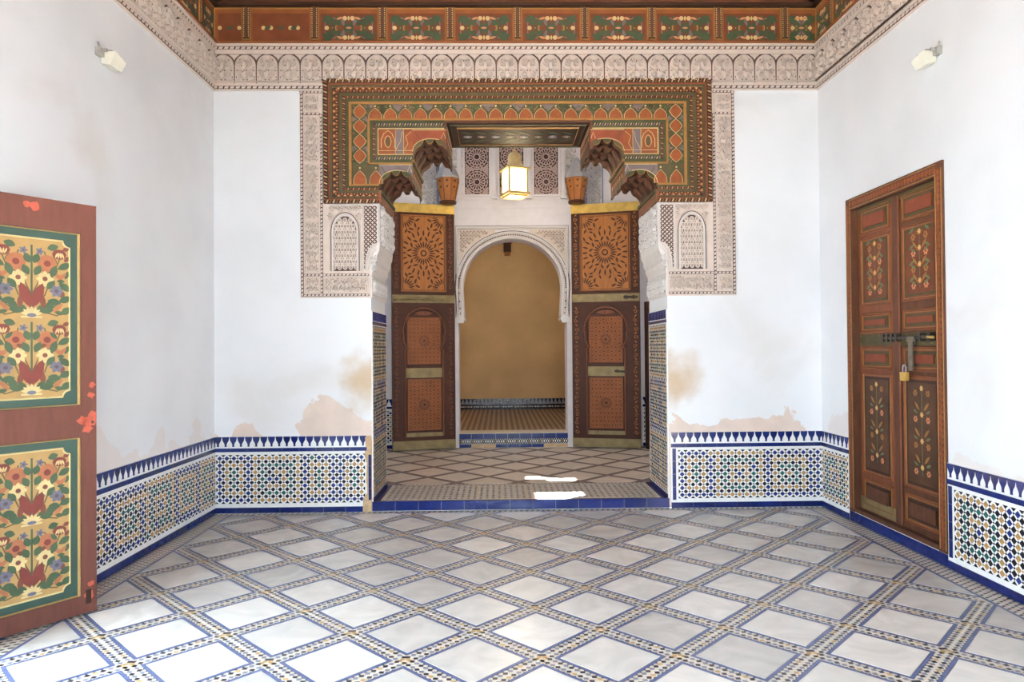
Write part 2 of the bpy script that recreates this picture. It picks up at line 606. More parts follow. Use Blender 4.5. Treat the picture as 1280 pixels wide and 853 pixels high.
def lattice_floor(parent, xa, xb, ya, yb, z, nx0, ny0, marble, line, mosaic, tilename, inner=HD, lw=.016):
    stuff = MB()
    shared = MB().poly([(-inner, 0), (0, -inner), (inner, 0), (0, inner)], -.004, 0, marble).mesh(tilename)
    i0, i1 = int((xa - nx0) / SX) - 2, int((xb - nx0) / SX) + 2
    j0, j1 = int((ya - ny0) / SY) - 2, int((yb - ny0) / SY) + 2
    for i in range(i0, i1 + 1):
        for j in range(j0, j1 + 1):
            cx, cy = nx0 + i * SX, ny0 + j * SY
            if (i + j) % 2:                                        # centre of a marble slab
                P = [(cx - inner, cy), (cx, cy - inner), (cx + inner, cy), (cx, cy + inner)]
                Q = clip(P, xa, xb, ya, yb)
                if len(Q) >= 3 and area(Q) > 1e-3:
                    if abs(area(Q) - area(P)) < 1e-6:
                        obj(tilename, shared, parent, T(cx, cy, z))
                    else:
                        gx = sum(p[0] for p in Q) / len(Q)
                        gy = sum(p[1] for p in Q) / len(Q)
                        obj(tilename, MB().poly([(p[0] - gx, p[1] - gy) for p in Q], -.004, 0, marble), parent, T(gx, gy, z))
                o_ = inner + lw * 1.414 + .004
                n_ = inner + .004
                A = [(-1, 0), (0, -1), (1, 0), (0, 1)]
                for k in range(4):
                    p, q = A[k], A[(k + 1) % 4]
                    R = [(cx + p[0] * n_, cy + p[1] * n_), (cx + q[0] * n_, cy + q[1] * n_), (cx + q[0] * o_, cy + q[1] * o_), (cx + p[0] * o_, cy + p[1] * o_)]
                    R = clip(R, xa, xb, ya, yb)
                    if len(R) >= 3:
                        stuff.flat(R, z - .001, line)
            elif mosaic:                                           # a crossing and the strips running up from it
                for dx, dy in ((SX, SY), (SX, -SY)):
                    l = math.hypot(dx, dy)
                    tx, ty = dx / l, dy / l
                    n = 14
                    for k in range(n):
                        for row in (-1, 1):
                            t = (k + .5 + (.5 if row > 0 else 0)) / n * l
                            px, py = cx + tx * t - ty * row * .019, cy + ty * t + tx * row * .019
                            if not (xa + .02 < px < xb - .02 and ya + .02 < py < yb - .02):
                                continue
                            edge = min(t, l - t)
                            mm = 'mosaic_ochre' if edge < .03 else ('mosaic_black' if (k + (row > 0)) % 2 else ('mosaic_grey' if (k + row) % 5 else 'mosaic_ochre'))
                            a, b_ = .0160, .0150
                            stuff.flat([(px + tx * a, py + ty * a), (px - ty * b_, py + tx * b_), (px - tx * a, py - ty * a), (px + ty * b_, py - tx * b_)], z - .0015, mm)
                        t = k / n * l
                        for row in (-2, 2):
                            px, py = cx + tx * t - ty * row * .0195, cy + ty * t + tx * row * .0195
                            if xa + .02 < px < xb - .02 and ya + .02 < py < yb - .02 and min(t, l - t) > .07:
                                a = .008
                                stuff.flat([(px + tx * a, py + ty * a), (px - ty * a, py + tx * a), (px - tx * a, py - ty * a), (px + ty * a, py - tx * a)], z - .0015, 'mosaic_black')
    return stuff


st = lattice_floor(floor, NX0, NX0 + 2 * BX, FY0, FY1, 0, NX0, NY0, 'marble', 'slate_blue', True, 'marble_tile', lw=.020)
tag(obj('mosaic_strips', st, floor), kind='stuff')
# borders along the walls: dark lines and rows of stepped black and white pieces
bo = MB()
for sg in (-1, 1):
    e0, e1 = XC + sg * BX, XC + sg * 2.835
    wdt = abs(e1 - e0)
    for a, b_ in ((0, .022), (.16, .187)):
        bo.flat([(e0 + sg * a, FY0), (e0 + sg * b_, FY0), (e0 + sg * b_, FY1), (e0 + sg * a, FY1)], -.001, 'slate_blue')
    n = int((FY1 - FY0) / .045)
    for k in range(n):
        for row in range(4):
            x = e0 + sg * (.04 + row * .036)
            y = FY0 + (k + .5 + .5 * (row % 2)) * .045
            bo.flat([(x - .013, y - .016), (x + .013, y - .006), (x + .013, y + .010), (x - .013, y)], -.0015, 'mosaic_black')
n = int((XR - XL) / .05)
for k in range(n):
    x = XL + (k + .5) * (XR - XL) / n
    bo.flat([(x - .018, FY1 + .016), (x + .004, FY1 + .016), (x + .018, FY1 + .062), (x - .004, FY1 + .062)], -.0015, 'mosaic_black')
bo.flat([(XL, FY1), (XR, FY1), (XR, FY1 + .010), (XL, FY1 + .010)], -.001, 'slate_blue')
bo.flat([(XL, FY1 + .068), (XR, FY1 + .068), (XR, FY1 + .085), (XL, FY1 + .085)], -.001, 'slate_blue')
tag(obj('mosaic_border', bo, floor), kind='stuff')
obj('marble_slab', MB().box(XL, XR, YF, FY0 - .01, -.003, 0, 'marble'), floor)

# ------------------------------------------------------------------ tiled wainscots
PZ = 0.0665


def ring_colour(i, j, w, h, seq):
    r = min(i, j, w - 1 - i, h - 1 - j)
    return seq[min(r, len(seq) - 1)]


BLK = {'A': (5, ('tile_navy', 'tile_ochre', 'tile_green')), 'B': (7, ('tile_ochre', 'tile_green', 'tile_ochre', 'tile_navy')),
       'C': (7, ('tile_navy', 'tile_ochre', 'tile_green', 'tile_ochre'))}


def zellij(mb, u0, u1, v0, v1, blocks, z, jitter=0.0, seed=3, sel=None):
    """Diamonds of glazed tile: coloured ones on the grid, black ones between, tiny ones at the joints."""
    rnd = random.Random(seed)
    nu, nv = max(1, round((u1 - u0) / PZ)), max(1, round((v1 - v0) / PZ))
    pu, pv = (u1 - u0) / nu, (v1 - v0) / nv
    cols = []
    while len(cols) < nu:
        for b in blocks:
            w, seq = BLK[b]
            for i in range(w):
                cols.append((i, w, seq))
    for i in range(nu):
        bi, bw, seq = cols[i]
        for j in range(nv):
            cx, cy = u0 + (i + .5) * pu, v0 + (j + .5) * pv
            m = ring_colour(bi, j % nv, bw, nv, seq)
            if rnd.random() < .03:
                m = rnd.choice(('tile_navy', 'tile_ochre', 'tile_green', 'tile_black'))
            big = [(cx, cy, m, .345)]
            if i < nu - 1 and j < nv - 1:
                big.append((cx + pu / 2, cy + pv / 2, 'tile_black', .32))
            for x, y, mm, s in big:
                if sel is not None and sel(x, y):
                    continue
                mb.dia(x, y, pu * s, pv * s, z, .002, mm)
            if i < nu - 1:
                mb.dia(cx + pu / 2, cy, pu * .135, pv * .135, z, .0015, 'tile_black' if (i + j) % 3 else m)
            if j < nv - 1:
                mb.dia(cx, cy + pv / 2, pu * .135, pv * .135, z, .0015, 'tile_black' if (i + j) % 3 else m)
    # half pieces round the edge
    for i in range(nu + 1):
        x = u0 + i * pu
        for y, s in ((v0, 1), (v1, -1)):
            mb.poly(clip([(x - pu * .32, y), (x, y - pv * .32), (x + pu * .32, y), (x, y + pv * .32)], u0, u1, v0, v1), z, z + .002, 'tile_black')
    for j in range(1, nv):
        y = v0 + j * pv
        for x in (u0, u1):
            mb.poly(clip([(x - pu * .32, y), (x, y - pv * .32), (x + pu * .32, y), (x, y + pv * .32)], u0, u1, v0, v1), z, z + .002, 'tile_black')
    return nu, nv, pu, pv


TOOTH = MB().poly([(-.0325, .046), (-.032, .036), (-.027, .010), (-.012, -.014), (-.008, -.030), (-.010, -.045), (.010, -.045), (.008, -.030), (.012, -.014), (.027, .010), (.032, .036), (.0325, .046)], 0, .004, 'tile_blue').mesh('merlon_tile')
BAND = {}


def bandtile(w, h, m='tile_blue'):
    kk = (round(w, 4), round(h, 4), m)
    if kk not in BAND:
        e = min(.002, h * .2)
        BAND[kk] = MB().poly([(-w / 2 + .001, -h / 2 + .001), (w / 2 - .001, -h / 2 + .001), (w / 2 - .001, h / 2 - .001), (-w / 2 + .001, h / 2 - .001)], 0, .006, m).mesh('band_tile')
    return BAND[kk]


def wainscot(name, M, u0, u1, blocks, label, v0=0.0, edge=None, pieces=None, skirt=True):
    root = empty(name, M @ Vector(((u0 + u1) / 2, v0, 0)))
    tag(root, label, 'wainscot', kind='structure')
    ztop = v0 + .705
    obj('tile_bed', MB().box(u0, u1, v0, ztop, 0, .012, 'tile_white'), root, M)
    z = .012
    n = max(1, round((u1 - u0) / .2))
    w = (u1 - u0) / n
    if skirt:
        for k in range(n):
            obj('skirting_tile', bandtile(w, .052), root, M @ T(u0 + (k + .5) * w, v0 + .026, z))
    n = max(1, round((u1 - u0) / .15))
    w = (u1 - u0) / n
    for k in range(n):
        obj('band_tile', bandtile(w, .036), root, M @ T(u0 + (k + .5) * w, v0 + .582, z))
    n = max(1, round((u1 - u0) / .0705))
    w = (u1 - u0) / n
    for k in range(n):
        obj('merlon_tile', TOOTH, root, M @ T(u0 + (k + .5) * w, v0 + .658, z))
    mb = MB()
    e0, e1 = u0 + .018, u1 - .018
    if edge == 'left': e0 = u0 + .07
    if edge == 'right': e1 = u1 - .07
    nu, nv, pu, pv = zellij(mb, e0, e1, v0 + .088, v0 + .538, blocks, z, sel=pieces, seed=len(name))
    tag(obj('zellij_mosaic', mb, root, M), kind='stuff')
    if pieces:
        cols = []
        while len(cols) < nu:
            for b in blocks:
                for i in range(BLK[b][0]):
                    cols.append((i, *BLK[b]))
        sh = {}
        for i in range(nu):
            for j in range(nv):
                cx, cy = e0 + (i + .5) * pu, v0 + .088 + (j + .5) * pv
                L_ = [(cx, cy, ring_colour(cols[i][0], j, cols[i][1], nv, cols[i][2]))]
                if i < nu - 1 and j < nv - 1:
                    L_.append((cx + pu / 2, cy + pv / 2, 'tile_black'))
                for x, y, mm in L_:
                    if pieces(x, y):
                        if mm not in sh:
                            sh[mm] = MB().dia(0, 0, pu * .345, pv * .345, 0, .002, mm).mesh('zellij_tile')
                        obj('zellij_tile', sh[mm], root, M @ T(x, y, z))
    if edge:
        x = (u0 + .03) if edge == 'left' else (u1 - .03)
        for k in range(4):
            h = .48 / 4
            obj('edge_tile', bandtile(.034, h), root, M @ T(x, v0 + .075 + (k + .5) * h, z))
    return root


wainscot('baseboard_left', FLW, 3.45, YB, 'CBACB', 'zellij tile wainscot receding along the wall beside the open leaf')
wainscot('baseboard_back_left', FB, -2.835, -1.43, 'ABA', 'zellij tile wainscot on the end wall at the damaged portal corner', edge=None)
wainscot('baseboard_back_right', FB, 1.40, 2.835, 'ABC', 'zellij tile wainscot on the end wall beside a blue edge strip', edge='left')
wainscot('baseboard_right', FRW, -YB, -DY1 - .01, 'B', 'narrow zellij tile wainscot between the end wall and closed door')
wainscot('baseboard_right_near', FRW, -DY0 + .005, -2.5, 'BCB', 'zellij tile wainscot under the brightest wall past the closed door', edge='left',
         pieces=lambda x, y: x < -3.62)
# broken corner of mortar on the left of the step
bk = MB()
rnd = random.Random(4)
bk.poly([(-1.43, .0), (-1.387, .0), (-1.387, .69), (-1.40, .705), (-1.425, .70), (-1.447, .69), (-1.44, .60), (-1.452, .52), (-1.43, .45), (-1.437, .3), (-1.428, .2)], 0, .017, 'broken_mortar')
bk.poly([(-1.47, .0), (-1.386, .0), (-1.39, .14), (-1.43, .17), (-1.465, .13)], 0, .021, 'broken_mortar')
tag(obj('broken_plaster_edge', bk, None, FB), 'crumbling bare mortar edge at the portal corner above the step', 'plaster patch')
ed = empty('edge_tile_strip', (XC - 1.40, YB, .1))
tag(ed, 'short upright strip of blue edge tiles beside the crumbling corner', 'tile strip', kind='structure')
for k in range(4):
    obj('edge_tile', bandtile(.026, .105), ed, FB @ T(-1.402, .11 + (k + .5) * .105, .0172))
# skirting under the right-hand door
sk = empty('baseboard_door', (XR, (DY0 + DY1) / 2, 0))
tag(sk, 'row of blue glazed tiles under the closed door threshold', 'skirting', kind='structure')
obj('tile_bed', MB().box(-DY1, -DY0, 0, .085, 0, .010, 'tile_white'), sk, FRW)
for k in range(7):
    w = (DY1 - DY0) / 7
    obj('skirting_tile', bandtile(w, .08), sk, FRW @ T(-DY1 + (k + .5) * w, .042, .010))

# ------------------------------------------------------------------ step, threshold and its tiled jambs
th = MB().box(XC - 1.385, XC + 1.385, YB, YR, -.1, Z0 - .003, 'grout_cream')
thr = tag(obj('threshold_floor', th), 'raised mosaic threshold step edged with blue tiles', 'step', kind='structure')
n = 13
w = 2.77 / n
for k in range(n):
    obj('riser_tile', bandtile(w, .086), thr, FB @ T(-1.385 + (k + .5) * w, .046, 0))
tm = MB()
nx, ny = 44, 11
x0, x1, y0, y1 = XC - 1.29, XC + 1.29, YB + .07, YR - .06
px, py = (x1 - x0) / nx, (y1 - y0) / ny
for i in range(nx):
    for j in range(ny):
        cx, cy = x0 + (i + .5) * px, y0 + (j + .5) * py
        tm.flat([(cx - px * .36, cy), (cx, cy - py * .36), (cx + px * .36, cy), (cx, cy + py * .36)], Z0 - .001, 'mosaic_black' if (i + j) % 4 else 'mosaic_grey')
        tm.flat([(cx + px * .5 - px * .16, cy + py * .5), (cx + px * .5, cy + py * .5 - py * .16), (cx + px * .5 + px * .16, cy + py * .5), (cx + px * .5, cy + py * .5 + py * .16)], Z0 - .001, 'mosaic_ochre' if (i * 3 + j) % 4 else 'mosaic_black')
for sg in (-1, 1):
    tm.flat([(XC + sg * 1.385, YB + .03), (XC + sg * 1.385, YR), (XC + sg * 1.315, YR), (XC + sg * 1.315, YB + .03)], Z0 - .001, 'tile_blue')
tm.flat([(XC - 1.385, YB), (XC + 1.385, YB), (XC + 1.385, YB + .035), (XC - 1.385, YB + .035)], Z0 - .001, 'tile_navy')
for k in range(60):
    x = x0 + (k + .5) * (x1 - x0) / 60
    tm.flat([(x - .016, YR - .045), (x + .016, YR - .045), (x, YR - .012)], Z0 - .001, 'mosaic_black')
tag(obj('threshold_mosaic', tm, thr), kind='stuff')

for sg, nm, lb in ((-1, 'left', 'tall zellij tiled door reveal rising beside the damaged corner'), (1, 'right', 'tall zellij tiled door reveal rising beside the blue edge strip')):
    M = frame((XC - 1.385, YB, Z0), (0, 1, 0), (0, 0, 1)) if sg < 0 else frame((XC + 1.385, YR, Z0), (0, -1, 0), (0, 0, 1))
    root = empty('baseboard_reveal_' + nm, M @ Vector((.39, 0, 0)))
    tag(root, lb, 'wainscot', kind='structure')
    obj('tile_bed', MB().box(0, .78, 0, 1.77, 0, .010, 'tile_white'), root, M)
    mb = MB()
    for r, b in enumerate(('B', 'C', 'B')):
        zellij(mb, .03, .75, .045 + r * .53, .045 + (r + 1) * .53, 'B' if r % 2 == 0 else 'C', .010, seed=r)
    tag(obj('zellij_mosaic', mb, root, M), kind='stuff')
    for k in range(5):
        obj('band_tile', bandtile(.156, .03), root, M @ T(.078 + k * .156, 1.66, .010))
    for k in range(16):
        obj('comb_tile', bandtile(.026, .085), root, M @ T(.03 + k * .048, 1.725, .010))
    for k in range(4):
        obj('skirting_tile', bandtile(.195, .036), root, M @ T(.0975 + k * .195, .018, .010))

# ------------------------------------------------------------------ plaster frieze round the hall
NW = 0.2025


def niche_mesh(seed):
    mb = MB()
    w, h0, h1 = NW / 2 - .006, 0.0, .262
    sp = .165
    arch = [(w * math.cos(a), sp + (h1 - sp) * math.sin(a)) for a in [PI * k / 14 for k in range(15)]]
    out = [(w, h0)] + arch + [(-w, h0)]
    mb.poly(out, 0, .006, 'carved_plaster')
    mb.ribbon([(x * .93, y * .985) for x, y in out[1:-1]], .012, .006, .010, 'carved_plaster')
    R_ = 2.3
    # spandrels
    for s in (-1, 1):
        mb.poly([(s * (NW / 2), h1 + .004), (s * (NW / 2), sp + .05), (s * (w * .86 + .006), sp + .072), (s * (w * .55), h1 + .004)], 0, .008, 'carved_plaster')
    # scrolls: a pair above, a pair below, and a bud between them
    rnd = random.Random(seed)
    for s in (-1, 1):
        mb.ribbon([(s * x, y) for x, y in spiral(.042, .185, .036, PI * .5 + rnd.uniform(-.4, .4), 1)], .011, .006, .014 * R_, 'carved_plaster')
        mb.ribbon([(s * x, y) for x, y in spiral(.045, .075, .038, -PI * .5 + rnd.uniform(-.4, .4), -1)], .012, .006, .014 * R_, 'carved_plaster')
        mb.lens(s * .055, .13, s * .5, .06, .022, .006, .012 * R_, 'carved_plaster')
        mb.lens(s * .02, .225, s * 1.0, .05, .018, .006, .012 * R_, 'carved_plaster')
        mb.lens(s * .07, .028, s * .3, .045, .016, .006, .010 * R_, 'carved_plaster')
    for x, y, w in ((.0, .205, 1.57), (.022, .165, .8), (.07, .15, 1.2), (.028, .105, -.6), (.075, .115, .4), (.018, .03, 0), (.082, .055, 1.5), (.05, .215, 2.2), (.012, .118, 1.2)):
        for s in (-1, 1):
            mb.lens(s * x, y, w if s > 0 else PI - w, .022, .008, .006, .0015, 'cut_line', 2)
    mb.lens(0, .15, PI / 2, .075, .028, .006, .016 * R_, 'carved_plaster')
    mb.lens(0, .06, PI / 2, .06, .034, .006, .016 * R_, 'carved_plaster')
    mb.ribbon([(-w * .8, .012), (w * .8, .012)], .010, .006, .008 * R_, 'carved_plaster')
    return mb.mesh('arched_niche')


NICHES = [niche_mesh(s) for s in (1, 2, 3)]


def frieze(name, M, u0, u1, label):
    root = empty(name, M @ Vector(((u0 + u1) / 2, 3.93, 0)))
    tag(root, label, 'frieze', kind='structure')
    obj('plaster_bed', MB().box(u0, u1, 3.92, 4.355, 0, .02, 'carved_plaster').box(u0, u1, 3.978, 4.258, .02, .0205, 'cut_line')
        .box(u0, u1, 3.963, 3.982, .02, .028, 'carved_plaster').box(u0, u1, 4.256, 4.298, .02, .030, 'carved_plaster').box(u0, u1, 4.33, 4.355, .02, .045, 'carved_plaster'), root, M)
    mb = MB()
    chain(mb, u0, u1, 3.932, 3.960, .052, .024)
    chain(mb, u0, u1, 4.300, 4.328, .052, .024)
    tag(obj('chain_border', mb, root, M), kind='stuff')
    n = round((u1 - u0) / NW)
    p = (u1 - u0) / n
    for k in range(n):
        obj('arched_niche', NICHES[(k * 7) % 3], root, M @ T(u0 + (k + .5) * p, 3.985, .0205))
    return root


frieze('trim_1', FB, -2.835, 2.835, 'carved cream plaster frieze of small arches above the portal')
frieze('trim_2', FLW, 1.6, YB, 'carved plaster frieze receding over the wall behind the open leaf')
frieze('trim_3', FRW, -YB, -1.6, 'carved plaster frieze receding over the wall with the closed door')


# ------------------------------------------------------------------ painted wooden cornice of floral panels
def ceiling_flowers(mb, w, h, z, dim=False):
    e = .0012
    L_ = lambda *a: mb.lens(*a)
    for s in (-1, 1):
        L_(s * .022, 0, PI / 2, h * .52, .05, z, e, 'paint_leaf_dark')
        mb.disc(s * w * .28, 0, .018, z, e, 'paint_cream', 8)
        mb.disc(s * w * .42, 0, .022, z, e, 'paint_cream', 6)
        for t in (-1, 1):
            L_(s * w * .36, t * h * .27, t * s * .7, .15, .075, z, e, 'paint_leaf_dark')
            L_(s * w * .42, t * h * .34, t * s * -.6, .11, .05, z, e, 'paint_leaf_dark')
            L_(s * w * .20, t * h * .30, t * s * 1.1, .09, .04, z, e, 'paint_leaf_dark')
            L_(s * w * .30, t * h * .08, t * s * .9, .07, .03, z, e, 'paint_olive')
            L_(s * w * .11, t * h * .22, t * s * 1.3, .08, .03, z, e, 'paint_purple')
            L_(s * w * .22, t * h * .16, t * s * .4, .08, .03, z, e, 'paint_leaf_dark')
            mb.disc(s * .035, t * h * .36, .022, z, e, 'paint_cream', 7)
            L_(s * w * .17, t * h * .36, t * s * -.3, .07, .022, z, e, 'paint_pink')
            mb.ribbon([(s * .03, t * h * .30), (s * w * .15, t * h * .24), (s * w * .3, t * h * .38), (s * w * .45, t * h * .24), (s * w * .46, 0)], .006, z, e, 'paint_bluegrey')
            mb.disc(s * w * .24, t * h * .06, .012, z, e, 'paint_gold', 6)
        L_(0, s * h * .36, PI / 2, .045, .02, z, e * 1.5, 'paint_cream')
    L_(0, 0, 0, .06, .02, z, e * 1.5, 'paint_pink')


PW, PH, P0 = .63, .335, 4.36


def cornice_panel(w, kind):
    mb = MB()
    ww = w - .105
    mb.box(-w / 2, w / 2, 0, PH, -.02, 0, 'panel_maroon')
    mb.box(-ww / 2 - .026, ww / 2 + .026, .02, PH - .012, 0, .004, 'wood_orange')
    mb.box(-ww / 2, ww / 2, .008, PH - .055, .004, .006, 'panel_maroon')
    mb.box(-ww / 2 - .04, ww / 2 + .04, PH - .014, PH - .004, 0, .012, 'paint_gold')
    for s in (-1, 1):
        mb.box(s * (ww / 2 + .029), s * (ww / 2 + .039), .035, PH - .004, 0, .012, 'paint_gold')
    return mb.mesh('painted_panel')


def cornice_paint(w, kind):
    mb = MB()
    sub = MB()
    ceiling_flowers(sub, (w - .105) * .92, PH * .75, .006) if kind else [sub.disc(x, 0, .02, .006, .001, 'paint_cream', 7) or 0 for x in (-.16, -.09, .09, .16) if abs(x) < w / 2 - .06]
    sub.v = [(x, y + PH * .43, z) for x, y, z in sub.v]
    if not kind:
        for x in (-.12, 0, .12):
            if abs(x) < w / 2 - .06:
                sub.lens(x, PH * .43, .3, .07, .03, .006, .001, 'paint_leaf_dark')
    return sub.mesh('floral_painting')


CP = {(w, k_): (cornice_panel(w, k_), cornice_paint(w, k_)) for w in (PW, PW / 2) for k_ in (0, 1)}
dv = MB().box(-.03, .03, .04, PH + .03, 0, .02, 'wood_dark').box(-.012, .012, .05, PH + .03, .02, .03, 'wood_brown')
dv.box(-.038, .038, .03, .042, 0, .016, 'paint_gold').box(-.038, -.03, .03, PH, 0, .016, 'paint_gold').box(.03, .038, .03, PH, 0, .016, 'paint_gold')
for k in range(14):
    for s in (-1, 1):
        dv.dia(s * .021, .06 + k * .02, .005, .008, .02, .002, 'paint_cream')
DIV = dv.mesh('divider_bar')


def cornice(name, M, u0, u1, label, first_half=True, plain=()):
    root = empty(name, M @ Vector(((u0 + u1) / 2, P0, 0)))
    tag(root, label, 'cornice', kind='structure')
    n = round((u1 - u0) / PW)
    x = u0
    ws = [PW / 2] + [PW] * (n - 1) + [PW / 2]
    sc = (u1 - u0) / sum(ws)
    for i, w in enumerate(ws):
        k_ = 0 if i in plain else 1
        mp = M @ T(x + w * sc / 2, P0, .012) @ Matrix.Diagonal((sc, 1, 1, 1))
        p = obj('painted_panel', CP[(w, k_)][0], root, mp)
        obj('floral_painting', CP[(w, k_)][1], p, mp)
        x += w * sc
        if i < len(ws) - 1:
            obj('divider_bar', DIV, root, M @ T(x, P0, .012))
    b = MB().box(u0, u1, P0 + PH, P0 + PH + .03, 0, .07, 'wood_dark').box(u0, u1, P0 + PH + .03, ZTOP, 0, .12, 'wood_red').box(u0, u1, P0 - .012, P0 + .004, 0, .06, 'wood_orange')
    nn = round((u1 - u0) / .21)
    for k in range(nn):
        xx = u0 + (k + .5) * (u1 - u0) / nn
        b.dia(xx, P0 + PH + .055, .022, .015, .12, .004, 'wood_dark')
    obj('cornice_rail', b, root, M)
    return root


cornice('cornice_back', FB, -2.835, 2.835, 'row of red floral painted wooden panels above the plaster frieze', plain=(0, 1))
cornice('cornice_left', FLW, 1.46, YB, 'floral painted wooden cornice receding above the wall behind the open leaf')
cornice('cornice_right', FRW, -YB, -1.46, 'floral painted wooden cornice receding above the wall with the closed door')

# ------------------------------------------------------------------ painted wooden portal
PO, PT, PB = 1.812, 4.02, 2.862                 # outer half width, top, bottom
H1, H2, H3 = 1.30, 0.99, 0.672                  # half widths of the stepped opening
Z1, Z2, Z3 = 2.98, 3.235, 3.615                 # heights of the steps
FZ = .025                                       # how far the wooden face stands proud
por = empty('painted_portal', (XC, YB, PB))
tag(por, 'large painted and carved wooden portal surround with stepped corbelled opening', 'portal', kind='structure')
lb = MB()
D = -(YR - YB)
for s in (-1, 1):
    lb.box(s * 1.385, s * PO, PB, PT, 0, FZ, 'wood_brown')
    lb.box(s * H1, s * 1.385, PB, PT, D, FZ, 'wood_brown')
    lb.box(s * H2, s * H1, Z2, PT, D, FZ, 'wood_brown')
lb.box(-H2, H2, Z3, PT, D, FZ, 'wood_brown')
obj('lintel_body', lb, por, FB)
SB, STP = .68, .90                               # the bands are narrower below and above than at the sides


def path(d):
    return [(-H1, PB + d * SB), (-PO + d, PB + d * SB), (-PO + d, PT - d * STP), (PO - d, PT - d * STP), (PO - d, PB + d * SB), (H1, PB + d * SB)]


def band(mb, d0, d1, z0, z1, m):
    a, b = path(d0), path(d1)
    for k in range(5):
        mb.poly([a[k], a[k + 1], b[k + 1], b[k]], z0, z1, m)


def rope(mb, A, B, w, p, z, m1, m2, h=.006):
    """Slanting strands along the segment A-B."""
    l = math.hypot(B[0] - A[0], B[1] - A[1])
    n = max(1, round(l / p))
    tx, ty = (B[0] - A[0]) / l, (B[1] - A[1]) / l
    for k in range(n):
        P = [(-.36, -.5), (.0, -.5), (.36, .5), (.0, .5)]
        mb.poly([(A[0] + tx * ((k + .5 + x) * l / n) - ty * y * w, A[1] + ty * ((k + .5 + x) * l / n) + tx * y * w) for x, y in P], z, z + h, m1 if k % 2 else m2)


def mids(d):
    a = path(d)
    return [(a[k], a[k + 1]) for k in range(5)]


mb = MB()
band(mb, 0, .045, FZ, FZ + .020, 'wood_dark')
for A, B in mids(.022):
    rope(mb, A, B, .030, .030, FZ + .020, 'paint_cream', 'wood_orange')
obj('rope_moulding', mb, por, FB)
mb = MB()
band(mb, .045, .058, FZ, FZ + .014, 'paint_red')
band(mb, .058, .082, FZ, FZ + .010, 'paint_olive')
obj('plain_moulding', mb, por, FB)
mb = MB()
band(mb, .084, .144, FZ, FZ + .004, 'wood_dark')
for A, B in mids(.114):
    l = math.hypot(B[0] - A[0], B[1] - A[1])
    n = round(l / .058)
    tx, ty = (B[0] - A[0]) / l, (B[1] - A[1]) / l
    hw = .054 * (SB if abs(ty) < .5 and A[1] < 3.2 else STP if abs(ty) < .5 else 1)
    for k in range(n):
        o = (k + .5) * l / n
        Q = lambda x, y: (A[0] + tx * (o + x) - ty * y * hw, A[1] + ty * (o + x) + tx * y * hw)
        mb.poly([Q(-.025, .46), Q(-.012, .0), Q(-.005, -.45), Q(.005, -.45), Q(.012, .0), Q(.025, .46)], FZ + .004, FZ + .016, 'wood_orange')
        mb.poly([Q(-.009, .32), Q(0, .0), Q(.009, .32)], FZ + .016, FZ + .018, 'paint_cream')
        mb.poly([Q(.029 - .008, -.2), Q(.029, -.42), Q(.029 + .008, -.2), Q(.029, .0)], FZ + .004, FZ + .010, 'paint_pink')
obj('trefoil_frieze', mb, por, FB)
mb = MB()
band(mb, .144, .180, FZ, FZ + .016, 'paint_olive')
band(mb, .180, .205, FZ, FZ + .012, 'wood_dark')
band(mb, .205, .236, FZ, FZ + .010, 'paint_moss')
for A, B in mids(.192):
    rope(mb, A, B, .020, .024, FZ + .012, 'paint_pink', 'paint_red')
obj('rope_moulding', mb, por, FB)
mb = MB()
band(mb, .236, .262, FZ, FZ + .014, 'paint_gold')
FT0, FT1 = 3.648, PT - .262 * STP                 # field heights along the top
FB0, FB1 = PB + .262 * SB, 3.222                  # and along the bottom
FX0, FX1 = 1.402, PO - .262
mb.box(-FX0 - .0, FX0, FT0 - .016, FT0, FZ, FZ + .014, 'paint_gold')
for s in (-1, 1):
    mb.box(s * FX0, s * (FX0 - .020), FB1, FT0, FZ, FZ + .014, 'paint_gold')
    mb.box(s * FX0, s * H2, FB1, FB1 + .016, FZ, FZ + .014, 'paint_gold')
obj('gold_moulding', mb, por, FB)

# field with pointed arches
mb = MB()
e = FZ + .002


def parch(mb, Q, w, h, m):
    P = [Q(-w / 2, 0), Q(-w / 2, h * .35), Q(-w * .40, h * .58), Q(-w * .2, h * .82), Q(0, h), Q(w * .2, h * .82), Q(w * .40, h * .58), Q(w / 2, h * .35), Q(w / 2, 0)]
    mb.poly(P, e, e + .003, m)
    mb.ribbon(P, .0065, e, .006, 'paint_cream')
    t = Q(0, h * 1.18)
    mb.disc(t[0], t[1], .009, e, .004, 'paint_cream', 6)


